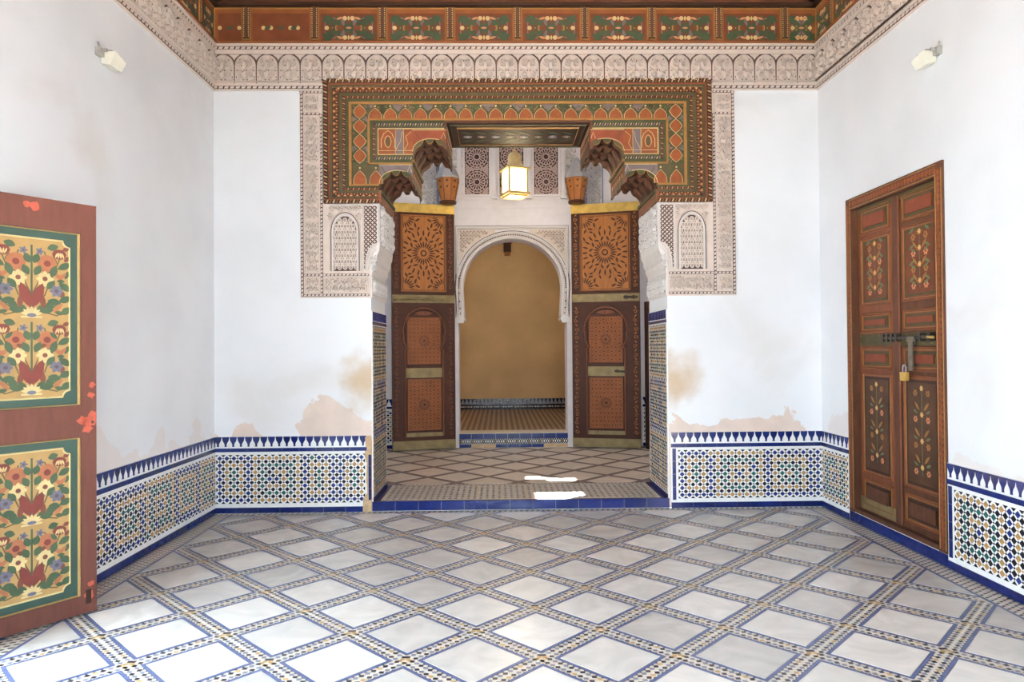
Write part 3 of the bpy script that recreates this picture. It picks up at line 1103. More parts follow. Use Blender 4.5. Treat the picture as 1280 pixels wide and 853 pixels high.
n = 20
ph = FT1 - FT0
for k in range(n):
    x = -FX0 + (k + .5) * 2 * FX0 / n
    p = 2 * FX0 / n
    mb.box(x - p / 2, x + p / 2, FT0, FT1, FZ, e, 'paint_moss' if k % 2 else 'paint_olive')
    mb.poly([(x - p * .95, FT1), (x - p * .5, FT0 + ph * .5), (x - p * .05, FT1)] if k else [(x - p * .45, FT1), (x - p * .3, FT0 + ph * .7), (x - p * .05, FT1)], e, e + .001, 'paint_moss' if k % 2 else 'paint_purple')
    parch(mb, lambda a, b, x=x: (x + a, FT0 + b), p * .84, ph * .74, 'paint_orange')
for s in (-1, 1):
    xm = (FX0 + FX1) / 2
    mb.box(s * FX0, s * FX1, FB1, FT1, FZ, e, 'paint_moss')
    zs, ze = FB1 + .01, FT1
    nn = 4
    hh = (ze - zs) / nn
    for k in range(nn):
        zc = zs + (k + .5) * hh
        w = (FX1 - FX0) * .80
        P = [(0, -.5), (.28, -.30), (.5, 0), (.28, .30), (0, .5), (-.28, .30), (-.5, 0), (-.28, -.30)]
        P = [(s * xm + a * w, zc + b * hh * .96) for a, b in P]
        mb.poly(P, e, e + .003, 'paint_orange')
        mb.ribbon(P, .007, e, .006, 'paint_cream', True)
        for q in (-1, 1):
            mb.poly([(s * xm + q * (FX1 - FX0) / 2, zc + hh * .3), (s * xm + q * (FX1 - FX0) / 2, zc + hh * .7), (s * xm + q * .02, zc + hh * .5)], e, e + .001, 'paint_purple' if (k + q) % 2 else 'paint_olive')
    x0, x1 = FX1, 1.255
    mb.box(s * 1.255, s * FX1, FB0, FB1, FZ, e, 'paint_olive')
    for k in range(2):
        x = s * (x0 - (k + .5) * (x0 - x1) / 2)
        parch(mb, lambda a, b, x=x: (x + a, FB0 + b), .115, (FB1 - FB0) * .70, 'paint_orange')
rnd = random.Random(12)
for k in range(520):
    if k < 340:
        x, y = rnd.uniform(-FX1, FX1), rnd.uniform(FT0 + .07, FT1 - .008)
    else:
        sd = rnd.choice((-1, 1))
        x, y = sd * (rnd.choice((FX0 + rnd.uniform(.008, .03), FX1 - rnd.uniform(.008, .03)))), rnd.uniform(FB1, FT1)
    mb.lens(x, y, rnd.uniform(0, PI), .018, .009, e + .001, .0012, rnd.choice(('paint_leaf_dark', 'paint_purple', 'paint_gold', 'wood_dark', 'paint_leaf')), 2)
for k in range(420):
    x, y = rnd.uniform(-FX0, FX0), rnd.uniform(FT0 + .01, FT0 + .08)
    mb.disc(x, y, .0035, e + .003, .001, rnd.choice(('paint_gold', 'paint_red', 'wood_dark')), 5)
tag(obj('painted_arch_field', mb, por, FB))

# inner stepped mouldings and little panels
for s in (-1, 1):
    mb = MB()
    X = lambda h: s * h
    i0, i1 = 1.382, 1.30
    ztop, zbot = FT0 - .016, FB1 + .016
    for d0, d1, m, hgt in ((0, .028, 'paint_moss', .010), (.028, .050, 'wood_dark', .008), (.050, .072, 'paint_olive', .012), (.072, .080, 'paint_cream', .010)):
        mb.box(X(i0 - d0), X(i0 - d1), zbot + d0, ztop - d0, FZ, FZ + hgt, m)
        mb.box(X(i0 - d1), X(H3 + .02), ztop - d1, ztop - d0, FZ, FZ + hgt, m)
        mb.box(X(i0 - d1), X(H2 - .005), zbot + d0, zbot + d1, FZ, FZ + hgt, m)
    rope(mb, (X(i0 - .039), zbot + .04), (X(i0 - .039), ztop - .04), .018, .024, FZ + .008, 'paint_pink', 'paint_red')
    rope(mb, (X(i0 - .05), ztop - .039), (X(H3 + .03), ztop - .039), .018, .024, FZ + .008, 'paint_cream', 'paint_bluegrey')
    rope(mb, (X(i0 - .05), zbot + .039), (X(H2), zbot + .039), .018, .024, FZ + .008, 'paint_cream', 'paint_bluegrey')
    obj('stepped_moulding', mb, por, FB)
    mb = MB()
    a0, a1, b0, b1 = 1.298, .985, zbot + .084, ztop - .084
    mb.box(X(a0), X(a1), b0, b1, FZ, FZ + .004, 'paint_orange')
    mb.box(X(1.145), X(1.07), b0, b1, FZ + .004, FZ + .005, 'paint_purple')
    zz = FZ + .004
    xm, zm = X(1.215), (b0 + b1) / 2
    hw, hh = .062, (b1 - b0) / 2 * .9
    mb.ribbon([(xm - hw, zm - hh * .6), (xm - hw, zm + hh * .2), (xm - hw * .6, zm + hh * .75), (xm, zm + hh), (xm + hw * .6, zm + hh * .75), (xm + hw, zm + hh * .2), (xm + hw, zm - hh * .6)], .008, zz, .005, 'paint_cream')
    mb.ribbon([(xm + .03 * math.cos(w), zm + .055 * math.sin(w)) for w in [2 * PI * k / 12 for k in range(12)]], .007, zz, .005, 'paint_cream', True)
    mb.disc(xm, zm, .018, zz, .003, 'paint_olive', 10, .04)
    mb.ribbon([(X(a0), b0 + .03), (X(a1), b0 + .03)], .006, zz, .004, 'paint_cream')
    mb.ribbon([(X(1.145), b0), (X(1.145), b1)], .006, zz, .004, 'paint_cream')
    mb.ribbon([(X(1.07), b0), (X(1.07), b1)], .006, zz, .004, 'paint_cream')
    mb.ribbon([(X(1.14), b0 + .04), (X(1.10), zm), (X(1.08), b1 - .02)], .006, zz, .004, 'paint_cream')
    mb.ribbon([(X(1.06), b0 + .04), (X(1.03), zm - .02), (X(1.05), zm + .05), (X(1.0), b1 - .02)], .006, zz, .004, 'paint_cream')
    obj('cartouche_panel', mb, por, FB)


def arch_z(t, zs, za, zp, ap=.52):
    if t < ap:
        return zs + (za - zs) * math.sqrt(max(0, 1 - ((t - ap) / ap) ** 2))
    return zp + (za - zp) * math.sqrt(max(0, 1 - ((t - ap) / (1 - ap)) ** 2))


def corbel(s, ho, hi, zs, za, zp, zt):
    """A bracket scooped into a cusped barrel of ribs; hi is the inner end that hangs as a pendant."""
    root = MB()
    ribs = [(FZ, -.06, 1), (-.06, -.20, 0), (-.20, -.27, 2), (-.27, -.42, 0), (-.42, -.49, 2), (-.49, -.66, 0), (-.66, D, 1)]
    for z1, z0, kind in ribs:
        P = [(s * hi, zt), (s * ho, zt)]
        for k in range(25):
            t = k / 24
            z = arch_z(t, zs, za, zp)
            if kind == 0:
                z += .030 + .02 * abs(math.sin(t * PI * 3))
            elif kind == 1:
                z += .052 * math.exp(-((t - .36) / .055) ** 2) + .052 * math.exp(-((t - .66) / .055) ** 2)
            else:
                z += .046 * math.exp(-((t - .25) / .06) ** 2) + .046 * math.exp(-((t - .52) / .06) ** 2) + .046 * math.exp(-((t - .78) / .06) ** 2) - .012
            if t > .93:
                z = min(z, zp + (.012 if kind == 0 else 0))
            z = min(z, zt - .012)
            P.append((s * (ho + (hi - ho) * t), z))
        root.poly(P, z0, z1, 'wood_brown' if kind else 'wood_dark', bottom=True)
    return root


for s in (-1, 1):
    for ho, hi, zs, za, zp, zt, body in ((H1, H2, Z1 + .01, 3.115, 3.05, Z2 + .002, 'paint_purple'), (H2, H3, 3.29, 3.41, 3.36, Z3 + .002, 'paint_red')):
        o = obj('corbel', corbel(s, ho, hi, zs, za, zp, zt), por, FB)
        mb = MB()
        # painted face above the scoop, with cream lines following the arch
        top = (ztop - .084) if zt > 3.5 else zt - .014
        line = [(s * (ho + (hi - ho) * k / 24), arch_z(k / 24, zs, za, zp) + .052) for k in range(25)]
        inn = [(x, y - .046) for x, y in line]
        P = [(s * ho, top), (s * hi, top)] + [(x, max(y, y)) for x, y in reversed(line)]
        P = [(x, min(y, top)) for x, y in P]
        mb.poly(P, FZ, FZ + .003, body)
        mb.ribbon([(x, min(y, top - .004)) for x, y in line[:20]], .008, FZ + .003, .005, 'paint_cream')
        cus = [(s * (ho + (hi - ho) * k / 24), arch_z(k / 24, zs, za, zp) + .052 * math.exp(-((k / 24 - .36) / .055) ** 2) + .052 * math.exp(-((k / 24 - .66) / .055) ** 2) + .002) for k in range(25)]
        for k in range(22):
            q = [cus[k], cus[k + 1], (line[k + 1][0], min(top, line[k + 1][1])), (line[k][0], min(top, line[k][1]))]
            mb.poly(q, FZ, FZ + .002, 'paint_moss' if zt < 3.5 else 'paint_olive')
        mb.ribbon([(x, y + .004) for x, y in cus[1:22]], .006, FZ + .002, .004, 'paint_gold')
        mb.ribbon([(s * ho, top - .004), (s * hi, top - .004)], .007, FZ + .003, .005, 'paint_cream')
        xi, dd = s * hi, (ho - hi)
        mb.ribbon([(s * (hi + dd * .02), zp + .10), (s * (hi + dd * .08), zp + .16), (s * (hi + dd * .16), zp + .10)], .006, FZ + .003, .004, 'paint_cream')
        for k in range(5):
            mb.disc(s * (ho - dd * (.10 + .02 * k)), top - .03 - .012 * k, .006, FZ + .003, .003, 'paint_olive', 6)
        obj('corbel_painting', mb, o, FB)
        # reveal paint on the pendant face
        pm = MB()
        MR = frame((XC + s * hi, YB if s < 0 else YR, 0), (0, 1 if s < 0 else -1, 0), (0, 0, 1))
        pm.ribbon([(.04, zp + .03), (.04, zt - .03), (.74, zt - .03), (.74, zp + .03)], .010, 0, .004, 'paint_gold')
        pm.ribbon([(.06, zt - .06), (.72, zt - .06)], .016, 0, .006, 'paint_red')
        for k in range(6):
            pm.disc(.12 + k * .11, (zp + zt) / 2, .022, 0, .003, 'paint_pink', 8)
        obj('reveal_painting', pm, o, MR)
    # edge mouldings of the steps, running back through the wall
    mb = MB()
    mb.box(s * (H1 - .018), s * (H1 + .01), PB, Z1, D, FZ + .01, 'wood_red')
    mb.box(s * (H1 - .018), s * (H1 - .03), Z1 - .03, Z1, D, FZ + .01, 'paint_moss')
    mb.box(s * (H2 - .012), s * H2, Z2 - .004, Z2 + .045, D, FZ + .012, 'paint_olive')
    mb.box(s * (H2 - .020), s * H2, Z2 + .010, Z2 + .028, D, FZ + .014, 'paint_gold')
    obj('step_moulding', mb, por, FB)
# soffit
MS = frame((XC, YB, Z3), (1, 0, 0), (0, -1, 0))
mb = MB()
mb.box(-H3, H3, D, 0, 0, .006, 'wood_dark')
mb.box(-H3 + .09, H3 - .09, D + .12, -.12, .006, .010, 'wood_dark')
mb.ribbon([(-H3 + .09, D + .12), (H3 - .09, D + .12), (H3 - .09, -.12), (-H3 + .09, -.12)], .02, .006, .012, 'paint_gold', True)
mb.ribbon([(-H3 + .03, D + .04), (H3 - .03, D + .04), (H3 - .03, -.04), (-H3 + .03, -.04)], .014, .006, .010, 'paint_olive', True)
for k in range(8):
    x = -H3 + .18 + k * (2 * H3 - .36) / 7
    mb.lens(x, D / 2 - .12, .7, .16, .05, .010, .002, 'paint_leaf_dark')
    mb.lens(x, D / 2 + .12, -.7, .16, .05, .010, .002, 'paint_leaf_dark')
    mb.disc(x, D / 2, .045, .010, .002, 'paint_purple' if k % 2 else 'paint_bluegrey', 8)
    mb.disc(x, D / 2, .018, .012, .002, 'paint_cream', 6)
obj('soffit_panel', mb, por, MS)


# ------------------------------------------------------------------ carved plaster surround on both sides of the portal
def pierced_screen(mb, x0, x1, y0, y1, cell, z, m='carved_plaster', top=None):
    nx, ny = round((x1 - x0) / cell), round((y1 - y0) / cell)
    px, py = (x1 - x0) / nx, (y1 - y0) / ny
    for i in range(nx * 2 + 1):
        for j in range(ny * 2 + 1):
            if (i + j) % 2:
                continue
            cx, cy = x0 + i * px / 2, y0 + j * py / 2
            P = clip([(cx - px * .36, cy), (cx - px * .12, cy - py * .12), (cx, cy - py * .36), (cx + px * .12, cy - py * .12), (cx + px * .36, cy), (cx + px * .12, cy + py * .12), (cx, cy + py * .36), (cx - px * .12, cy + py * .12)], x0, x1, y0, y1)
            if len(P) >= 3 and (top is None or top(cx, cy)):
                mb.poly(P, z, z + .010, m)


for s, lb_ in ((-1, 'carved cream plaster surround beside the portal over the damaged corner'), (1, 'carved cream plaster surround beside the portal nearer the closed door')):
    root = empty('plaster_surround', (XC + s * 1.66, YB, 1.99))
    tag(root, lb_, 'plaster carving', 'plaster surrounds of the portal', kind='structure')
    X = lambda h: s * h
    z = .012
    mb = MB().box(X(1.385), X(2.035), 1.985, PB, 0, z, 'carved_plaster').box(X(PO + .004), X(2.035), PB, 3.925, 0, z, 'carved_plaster')
    obj('plaster_bed', mb, root, FB)
    # bracket under the wooden lintel, running through the wall
    P = [(1.385, 1.985), (1.384, 2.19), (1.372, 2.20), (1.372, 2.225), (1.352, 2.26), (1.350, 2.30), (1.328, 2.335), (1.326, 2.38), (1.306, 2.42), (1.300, 2.47), (1.300, PB), (1.39, PB), (1.39, 1.985)]
    obj('bracket', MB().poly([(X(a), b) for a, b in P], D, z, 'carved_white'), root, FB)
    MR = frame((XC - 1.30, YB, 0), (0, 1, 0), (0, 0, 1)) if s < 0 else frame((XC + 1.30, YR, 0), (0, -1, 0), (0, 0, 1))
    ob = MB()
    arabesque(ob, .04, .74, 2.50, 2.84, .085, 'carved_white', 0, .012, seed=5)
    obj('bracket_carving', ob, root, MR)
    MR2 = frame((XC - 1.385, YB, 0), (0, 1, 0), (0, 0, 1)) if s < 0 else frame((XC + 1.385, YR, 0), (0, -1, 0), (0, 0, 1))
    ob = MB().box(0, .78, 1.985, 2.19, 0, .010, 'carved_white')
    arabesque(ob, .03, .75, 2.03, 2.15, .06, 'carved_white', .010, .010, seed=6)
    ob.ribbon([(0, 2.005), (.78, 2.005)], .02, .010, .01, 'carved_white').ribbon([(0, 2.175), (.78, 2.175)], .02, .010, .01, 'carved_white')
    obj('reveal_carving', ob, root, MR2)
    # chain borders
    ch = MB()
    chain(ch, min(X(2.005), X(2.03)), max(X(2.005), X(2.03)), 2.0, 3.915, .036, z + .004, True)
    chain(ch, min(X(1.825), X(1.848)), max(X(1.825), X(1.848)), 2.0, PB, .036, z + .004, True)
    chain(ch, min(X(1.825), X(1.848)), max(X(1.825), X(1.848)), PB, 3.70, .036, z + .004, True)
    for zz in (2.0, 2.188):
        chain(ch, min(X(1.40), X(2.005)), max(X(1.40), X(2.005)), zz, zz + .022, .036, z + .004)
    chain(ch, min(X(1.85), X(2.005)), max(X(1.85), X(2.005)), 3.69, 3.712, .036, z + .004)
    chain(ch, min(X(1.83), X(2.035)), max(X(1.83), X(2.035)), 3.895, 3.915, .036, z + .004)
    tag(obj('chain_border', ch, root, FB), kind='stuff')
    pn = 0
    for a, b, y0, y1 in ((1.865, 1.995, 3.725, 3.885), (1.865, 1.995, 3.25, 3.675), (1.865, 1.995, 2.72, 3.235), (1.865, 1.995, 2.225, 2.705), (1.865, 1.995, 2.035, 2.175), (1.41, 1.815, 2.035, 2.175)):
        mb = MB()
        xa, xb = min(X(a), X(b)), max(X(a), X(b))
        mb.ribbon([(xa, y0), (xb, y0), (xb, y1), (xa, y1)], .012, z, .008, 'carved_plaster', True)
        arabesque(mb, xa + .01, xb - .01, y0 + .008, y1 - .008, .062, 'carved_plaster', z, .011, seed=pn)
        obj('arabesque_panel', mb, root, FB)
        pn += 1
    # blind arched window
    aw = MB()
    x0, x1 = 1.475, 1.765
    xm, hw = X((x0 + x1) / 2), (x1 - x0) / 2
    sp, cr = 2.60, 2.80
    def outline(f, sp_=sp):
        return [(xm - hw * f, 2.235)] + [(xm - hw * f * math.cos(w), sp_ + (cr - sp_) * f * math.sin(w)) for w in [PI * k / 16 for k in range(17)]] + [(xm + hw * f, 2.235)]
    aw.ribbon(outline(.97), .012, z, .014, 'carved_plaster')
    aw.ribbon(outline(.90), .007, z, .003, 'cut_line')
    aw.ribbon(outline(.80), .020, z, .018, 'carved_white')
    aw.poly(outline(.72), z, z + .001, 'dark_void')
    ins = outline(.70)
    def inside(x, y):
        t = abs(x - xm) / (hw * .72)
        return t < 1 and y < sp + (cr - sp) * .72 * math.sqrt(1 - t * t)
    rnd = random.Random(11)
    for j in range(9):
        for i in range(-2, 3):
            cx, cy = xm + (i + (.5 if j % 2 else 0)) * .052, 2.268 + j * .055
            if inside(cx, cy + .01):
                aw.ribbon([(cx + .017 * math.cos(w), cy + .018 * math.sin(w)) for w in [2 * PI * k / 8 for k in range(8)]], .015, z + .001, .012, 'carved_plaster', True)
                aw.disc(cx, cy, .006, z + .001, .008, 'carved_plaster', 6)
            for q in (-1, 1):
                lx, ly = cx + q * .026, cy + .026
                if inside(lx, ly + .02):
                    aw.lens(lx, ly, q * .9, .060, .023, z + .001, .009, 'carved_plaster', 2)
            if inside(cx, cy + .05):
                aw.lens(cx, cy + .03, PI / 2, .03, .014, z + .001, .009, 'carved_plaster', 2)
    obj('blind_window', aw, root, FB)
    sp_ = MB()
    arabesque(sp_, xm - hw, xm + hw, 2.785, 2.85, .05, 'carved_plaster', z, .009, seed=9)
    for q in (-1, 1):
        arabesque(sp_, xm + q * hw * .92 - .028, xm + q * hw * .92 + .028, 2.71, 2.78, .05, 'carved_plaster', z, .009, seed=9)
    obj('spandrel_carving', sp_, root, FB)
    # pierced screen of small crosses with the bracket's curved edge cut out of it
    ps = MB()
    xa, xb = min(X(1.325), X(1.445)), max(X(1.325), X(1.445))
    cut = lambda x, y: not (abs(x) < 1.43 - max(0, (y - 2.30)) * .62 and y < 2.50)
    P = [(1.445, 2.25), (1.43, 2.25), (1.425, 2.34), (1.405, 2.42), (1.37, 2.47), (1.325, 2.49), (1.325, 2.84), (1.445, 2.84)]
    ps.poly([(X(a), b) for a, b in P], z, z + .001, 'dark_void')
    pierced_screen(ps, xa, xb, 2.25, 2.84, .040, z + .001, top=cut)
    obj('pierced_screen', ps, root, FB)
    br = MB()
    br.ribbon([(X(a), b) for a, b in P[1:6]], .014, z, .018, 'carved_white')
    br.ribbon([(X(1.415), 2.23), (X(1.40), 2.32), (X(1.37), 2.40), (X(1.335), 2.44)], .012, z, .014, 'carved_white')
    arabesque(br, min(X(1.315), X(1.39)), max(X(1.315), X(1.39)), 2.23, 2.38, .05, 'carved_white', z, .010, seed=2)
    br.ribbon([(X(1.46), 2.235), (X(1.46), 2.85)], .014, z, .012, 'carved_white')
    br.ribbon([(X(1.312), 2.5), (X(1.312), 2.85)], .016, z, .012, 'carved_white')
    br.ribbon([(X(1.312), 2.85), (X(1.8), 2.85)], .012, z, .010, 'carved_white')
    obj('bracket_front', br, root, FB)


# ------------------------------------------------------------------ painted flowers
def rosette(mb, x, y, r, z, e, petal, core, n=8):
    for k in range(n):
        w = 2 * PI * k / n
        mb.lens(x + math.cos(w) * r * .55, y + math.sin(w) * r * .55, w, r * .95, r * .62, z, e, petal, 2)
    mb.disc(x, y, r * .30, z, e * 1.6, core, 8)


def bouquet(mb, cx, y0, sw, sh, z):
    """One vase of flowers; sw, sh are half width and height."""
    e = .0012
    X = lambda s, a: cx + s * a * sw
    Y = lambda b: y0 + b * sh
    mb.ribbon([(cx, Y(.1)), (cx, Y(.98))], .010, z, e, 'leaf_leaf')
    for s in (-1, 1):
        for P in (((.0, .22), (.35, .30), (.55, .55), (.8, .85)), ((.0, .3), (.2, .5), (.45, .72), (.35, .9)), ((.05, .12), (.5, .1), (.85, .25), (.8, .5)), ((.3, .08), (.7, .03), (.9, .12))):
            mb.ribbon([(X(s, a), Y(b)) for a, b in P], .007, z, e, 'leaf_olive')
        A = PI / 2
        mb.lens(X(s, .16), Y(.30), A - s * .35, sh * .36, sw * .30, z, e * 1.3, 'leaf_red')
        mb.lens(X(s, .30), Y(.22), A + s * .15, sh * .22, sw * .16, z, e * 1.2, 'leaf_wood')
        rosette(mb, X(s, .36), Y(.53), sw * .245, z, e * 1.2, 'leaf_cream', 'leaf_wood')
        mb.disc(X(s, .42), Y(.74), sw * .27, z, e, 'leaf_pink', 12)
        mb.disc(X(s, .42), Y(.74), sw * .10, z, e * 1.8, 'leaf_red', 8)
        mb.disc(X(s, .76), Y(.88), sw * .20, z, e, 'leaf_red', 10, sh * .07)
        for k in range(4):
            mb.lens(X(s, .68 + k * .06), Y(.865), A + (k - 1.5) * .25, sh * .085, sw * .05, z, e * 1.8, 'leaf_cream', 2)
        rosette(mb, X(s, .68), Y(.37), sw * .20, z, e * 1.2, 'leaf_bluegrey', 'leaf_purple', 6)
        rosette(mb, X(s, .22), Y(.90), sw * .12, z, e * 1.2, 'leaf_bluegrey', 'leaf_purple', 5)
        for k in range(5):
            mb.lens(X(s, .78 + .05 * (k - 2)), Y(.55 + .02 * abs(k - 2)), A + (k - 2) * -.4 * s, sh * .10, sw * .11, z, e, 'leaf_pink', 2)
        mb.lens(X(s, .80), Y(.51), 0, sw * .22, sh * .05, z, e * 1.4, 'leaf_leaf')
        mb.lens(X(s, .72), Y(.14), s * .8, sh * .18, sw * .12, z, e, 'leaf_pink')
        for a, b, w, l in ((.9, .72, .5, .16), (.92, .43, -.6, .16), (.93, .26, .4, .15), (.50, .17, 1.0, .17), (.40, .10, .1, .15), (.62, .22, -.2, .14), (.60, .64, 1.2, .15), (.16, .64, 1.1, .13), (.58, .97, .3, .12), (.95, .10, .7, .13), (.12, .80, 1.2, .12), (.52, .45, .9, .13)):
            mb.lens(X(s, a), Y(b), s * w if s > 0 else PI - w, sh * l * 1.2, sw * .21, z, e * .9, 'leaf_leaf')
        for a, b, w, l in ((.28, .40, 1.3, .12), (.50, .60, .2, .12), (.97, .60, 1.2, .12), (.97, .82, 1.0, .10), (.60, .80, -.8, .13), (.30, .66, .3, .10), (.85, .32, 1.2, .10), (.75, .07, -.3, .12), (.25, .14, .6, .12), (.95, .96, .4, .1)):
            mb.lens(X(s, a), Y(b), s * w if s > 0 else PI - w, sh * l, sw * .13, z, e * .7, 'leaf_leaf' if l > .11 else 'leaf_wood')
    for k in range(7):
        w = PI * (k + .5) / 7
        mb.lens(cx + math.cos(w) * sw * .16, Y(.035) + math.sin(w) * sh * .06, w, sw * .26, sw * .09, z, e * 1.5, 'leaf_cream', 2)
    mb.disc(cx, Y(.03), sw * .13, z, e * 1.8, 'leaf_bluegrey', 8, sh * .028)
    mb.box(cx - sw * .28, cx + sw * .28, Y(-.005), Y(.02), z, z + e * 1.2, 'leaf_cream')


def notched(x0, x1, y0, y1, r):
    P = []
    for cx, cy, a0 in ((x0, y0, 0), (x1, y0, 1), (x1, y1, 2), (x0, y1, 3)):
        sx, sy = (1 if cx == x0 else -1), (1 if cy == y0 else -1)
        arc = [(cx + sx * r * math.cos(w), cy + sy * r * math.sin(w)) for w in [PI / 2 * k / 5 for k in range(6)]]
        # concave corner
        if a0 in (0, 2):
            arc = arc[::-1]
        P += arc
    return P


# ------------------------------------------------------------------ open painted leaf on the left
hinge = Vector((-2.715, 3.545, 0.012))
ud = Vector((.579, .815, 0)).normalized()
ML = frame(hinge, ud, (0, 0, 1))
LW, LH = .655, 2.335
d2 = empty('door_1', hinge + ud * LW / 2)
tag(d2, 'open wooden door leaf painted with flower panels on green', 'door', kind='structure')
mb = MB()
pan = ((.10, 1.005), (1.185, 2.165))
sw_ = .085
mb.box(0, sw_, 0, LH, -.05, 0, 'leaf_paint').box(LW - sw_, LW, 0, LH, -.05, 0, 'leaf_paint')
for a, b in ((0, pan[0][0]), (pan[0][1], pan[1][0]), (pan[1][1], LH)):
    mb.box(sw_, LW - sw_, a, b, -.05, 0, 'leaf_paint')
mb.box(.02, LW - .02, .02, LH - .02, -.045, -.018, 'leaf_paint')
obj('leaf_frame', mb, d2, ML)
for a, b in pan:
    mb = MB().box(sw_, LW - sw_, a, b, -.018, -.010, 'leaf_green')
    mb.ribbon([(sw_ + .006, a + .006), (LW - sw_ - .006, a + .006), (LW - sw_ - .006, b - .006), (sw_ + .006, b - .006)], .016, -.010, .012, 'leaf_ochre', True)
    o = obj('painted_panel', mb, d2, ML)
    g = MB()
    x0, x1, y0, y1 = sw_ + .050, LW - sw_ - .050, a + .050, b - .050
    g.poly(notched(x0, x1, y0, y1, .035), -.010, -.0095, 'leaf_ochre')
    g.ribbon(notched(x0 + .004, x1 - .004, y0 + .004, y1 - .004, .035), .010, -.0095, .003, 'leaf_cream', True)
    hh = (y1 - y0 - .04) / 2
    for k in range(2):
        bouquet(g, (x0 + x1) / 2, y0 + .024 + k * hh, (x1 - x0) / 2 * .93, hh * .96, -.0095)
    obj('floral_painting', g, o, ML)
rm = MB()
rnd = random.Random(5)
for x, y, r in ((LW - .035, 1.09, .042), (LW - .075, 1.10, .03), (LW - .02, 1.13, .03), (LW - .05, 1.05, .03), (LW - .03, 1.24, .022), (LW - .025, 1.30, .02), (.34, 2.285, .03), (.30, 2.29, .02), (LW - .04, .10, .03), (LW - .03, .16, .02)):
    pts = [(x + r * rnd.uniform(.6, 1.2) * math.cos(w), y + r * rnd.uniform(.5, 1.0) * math.sin(w)) for w in [2 * PI * k / 10 for k in range(10)]]
    pts = [(min(p[0], LW - .002), p[1]) for p in pts]
    rm.poly(pts, 0, .001, 'paint_scarlet')
obj('red_lead_primer', rm, d2, ML)
obj('latch_hole', MB().disc(LW - .022, 1.085, .009, 0, .002, 'dark_void', 10).box(LW - .06, LW - .03, .05, .13, 0, .0015, 'wood_dark'), d2, ML)

# ------------------------------------------------------------------ closed double door in the right wall
MD = frame((XR, DY1, DZ0), (0, -1, 0), (0, 0, 1))
DW, DH = DY1 - DY0, DZ1 - DZ0
d1 = empty('door_2', (XR, (DY0 + DY1) / 2, DZ0))
tag(d1, 'closed dark wooden double door with floral panels, bolt and padlock', 'door', kind='structure')
fwid = .085
mb = MB()
mb.box(0, fwid, 0, DH, -.16, .018, 'wood_brown').box(DW - fwid, DW, 0, DH, -.16, .018, 'wood_brown').box(fwid, DW - fwid, DH - .10, DH, -.16, .018, 'wood_brown').box(fwid, DW - fwid, 0, .035, -.16, .012, 'wood_brown')
o = obj('door_frame', mb, d1, MD)
g = MB()
def scales(A, B, w):
    l = math.hypot(B[0] - A[0], B[1] - A[1])
    n = round(l / .042)
    tx, ty = (B[0] - A[0]) / l, (B[1] - A[1]) / l
    for k in range(n):
        t = (k + .5) * l / n
        g.disc(A[0] + tx * t, A[1] + ty * t, .022, .018, .003, 'wood_orange', 10)
        g.ribbon([(A[0] + tx * t + .017 * math.cos(a), A[1] + ty * t + .017 * math.sin(a)) for a in [2 * PI * q / 8 for q in range(8)]], .006, .020, .003, 'paint_red', True)
    for sd in (-1, 1):
        g.ribbon([(A[0] - ty * sd * w, A[1] + tx * sd * w), (B[0] - ty * sd * w, B[1] + tx * sd * w)], .008, .018, .004, 'paint_gold')
scales((.040, .02), (.040, DH - .05), .032)
scales((DW - .040, .02), (DW - .040, DH - .05), .032)
scales((.06, DH - .05), (DW - .06, DH - .05), .036)
obj('frame_painting', g, o, MD)
ROW = ((.055, .265, 's'), (.315, 1.155, 'b'), (1.195, 1.365, 's'), (1.495, 1.645, 's'), (1.715, 2.275, 'b'), (2.315, 2.515, 's'))
lw_ = (DW - 2 * fwid) / 2


def door_flowers(mb, xm, y0, y1, z, sparse):
    h = y1 - y0
    e = .0012
    mb.ribbon([(xm, y0 + h * .08), (xm, y0 + h * .94)], .006, z, e, 'paint_leaf')
    n = 7
    for k in range(n):
        y = y0 + h * (.12 + .78 * k / (n - 1))
        for s in (-1, 1):
            x = xm + s * (.055 if k % 2 else .075)
            if k % 2:
                mb.lens(x, y, s * .8, .085, .024, z, e, 'paint_gold', 2)
                mb.lens(x + s * .02, y - .04, s * .4, .06, .02, z, e, 'paint_leaf', 2)
            else:
                rosette(mb, x, y, .030 if not sparse else .026, z, e, 'paint_gold' if (k // 2) % 2 else 'paint_pink', 'paint_red', 6)
                if not sparse:
                    mb.lens(x + s * .02, y + .05, s * -.5, .07, .024, z, e, 'paint_leaf', 2)
                    mb.lens(xm + s * .03, y + .03, s * .9, .05, .02, z, e, 'wood_orange', 2)
        if k % 2 == 0:
            rosette(mb, xm, y + .035, .022, z, e, 'paint_ochre', 'paint_cream', 6)


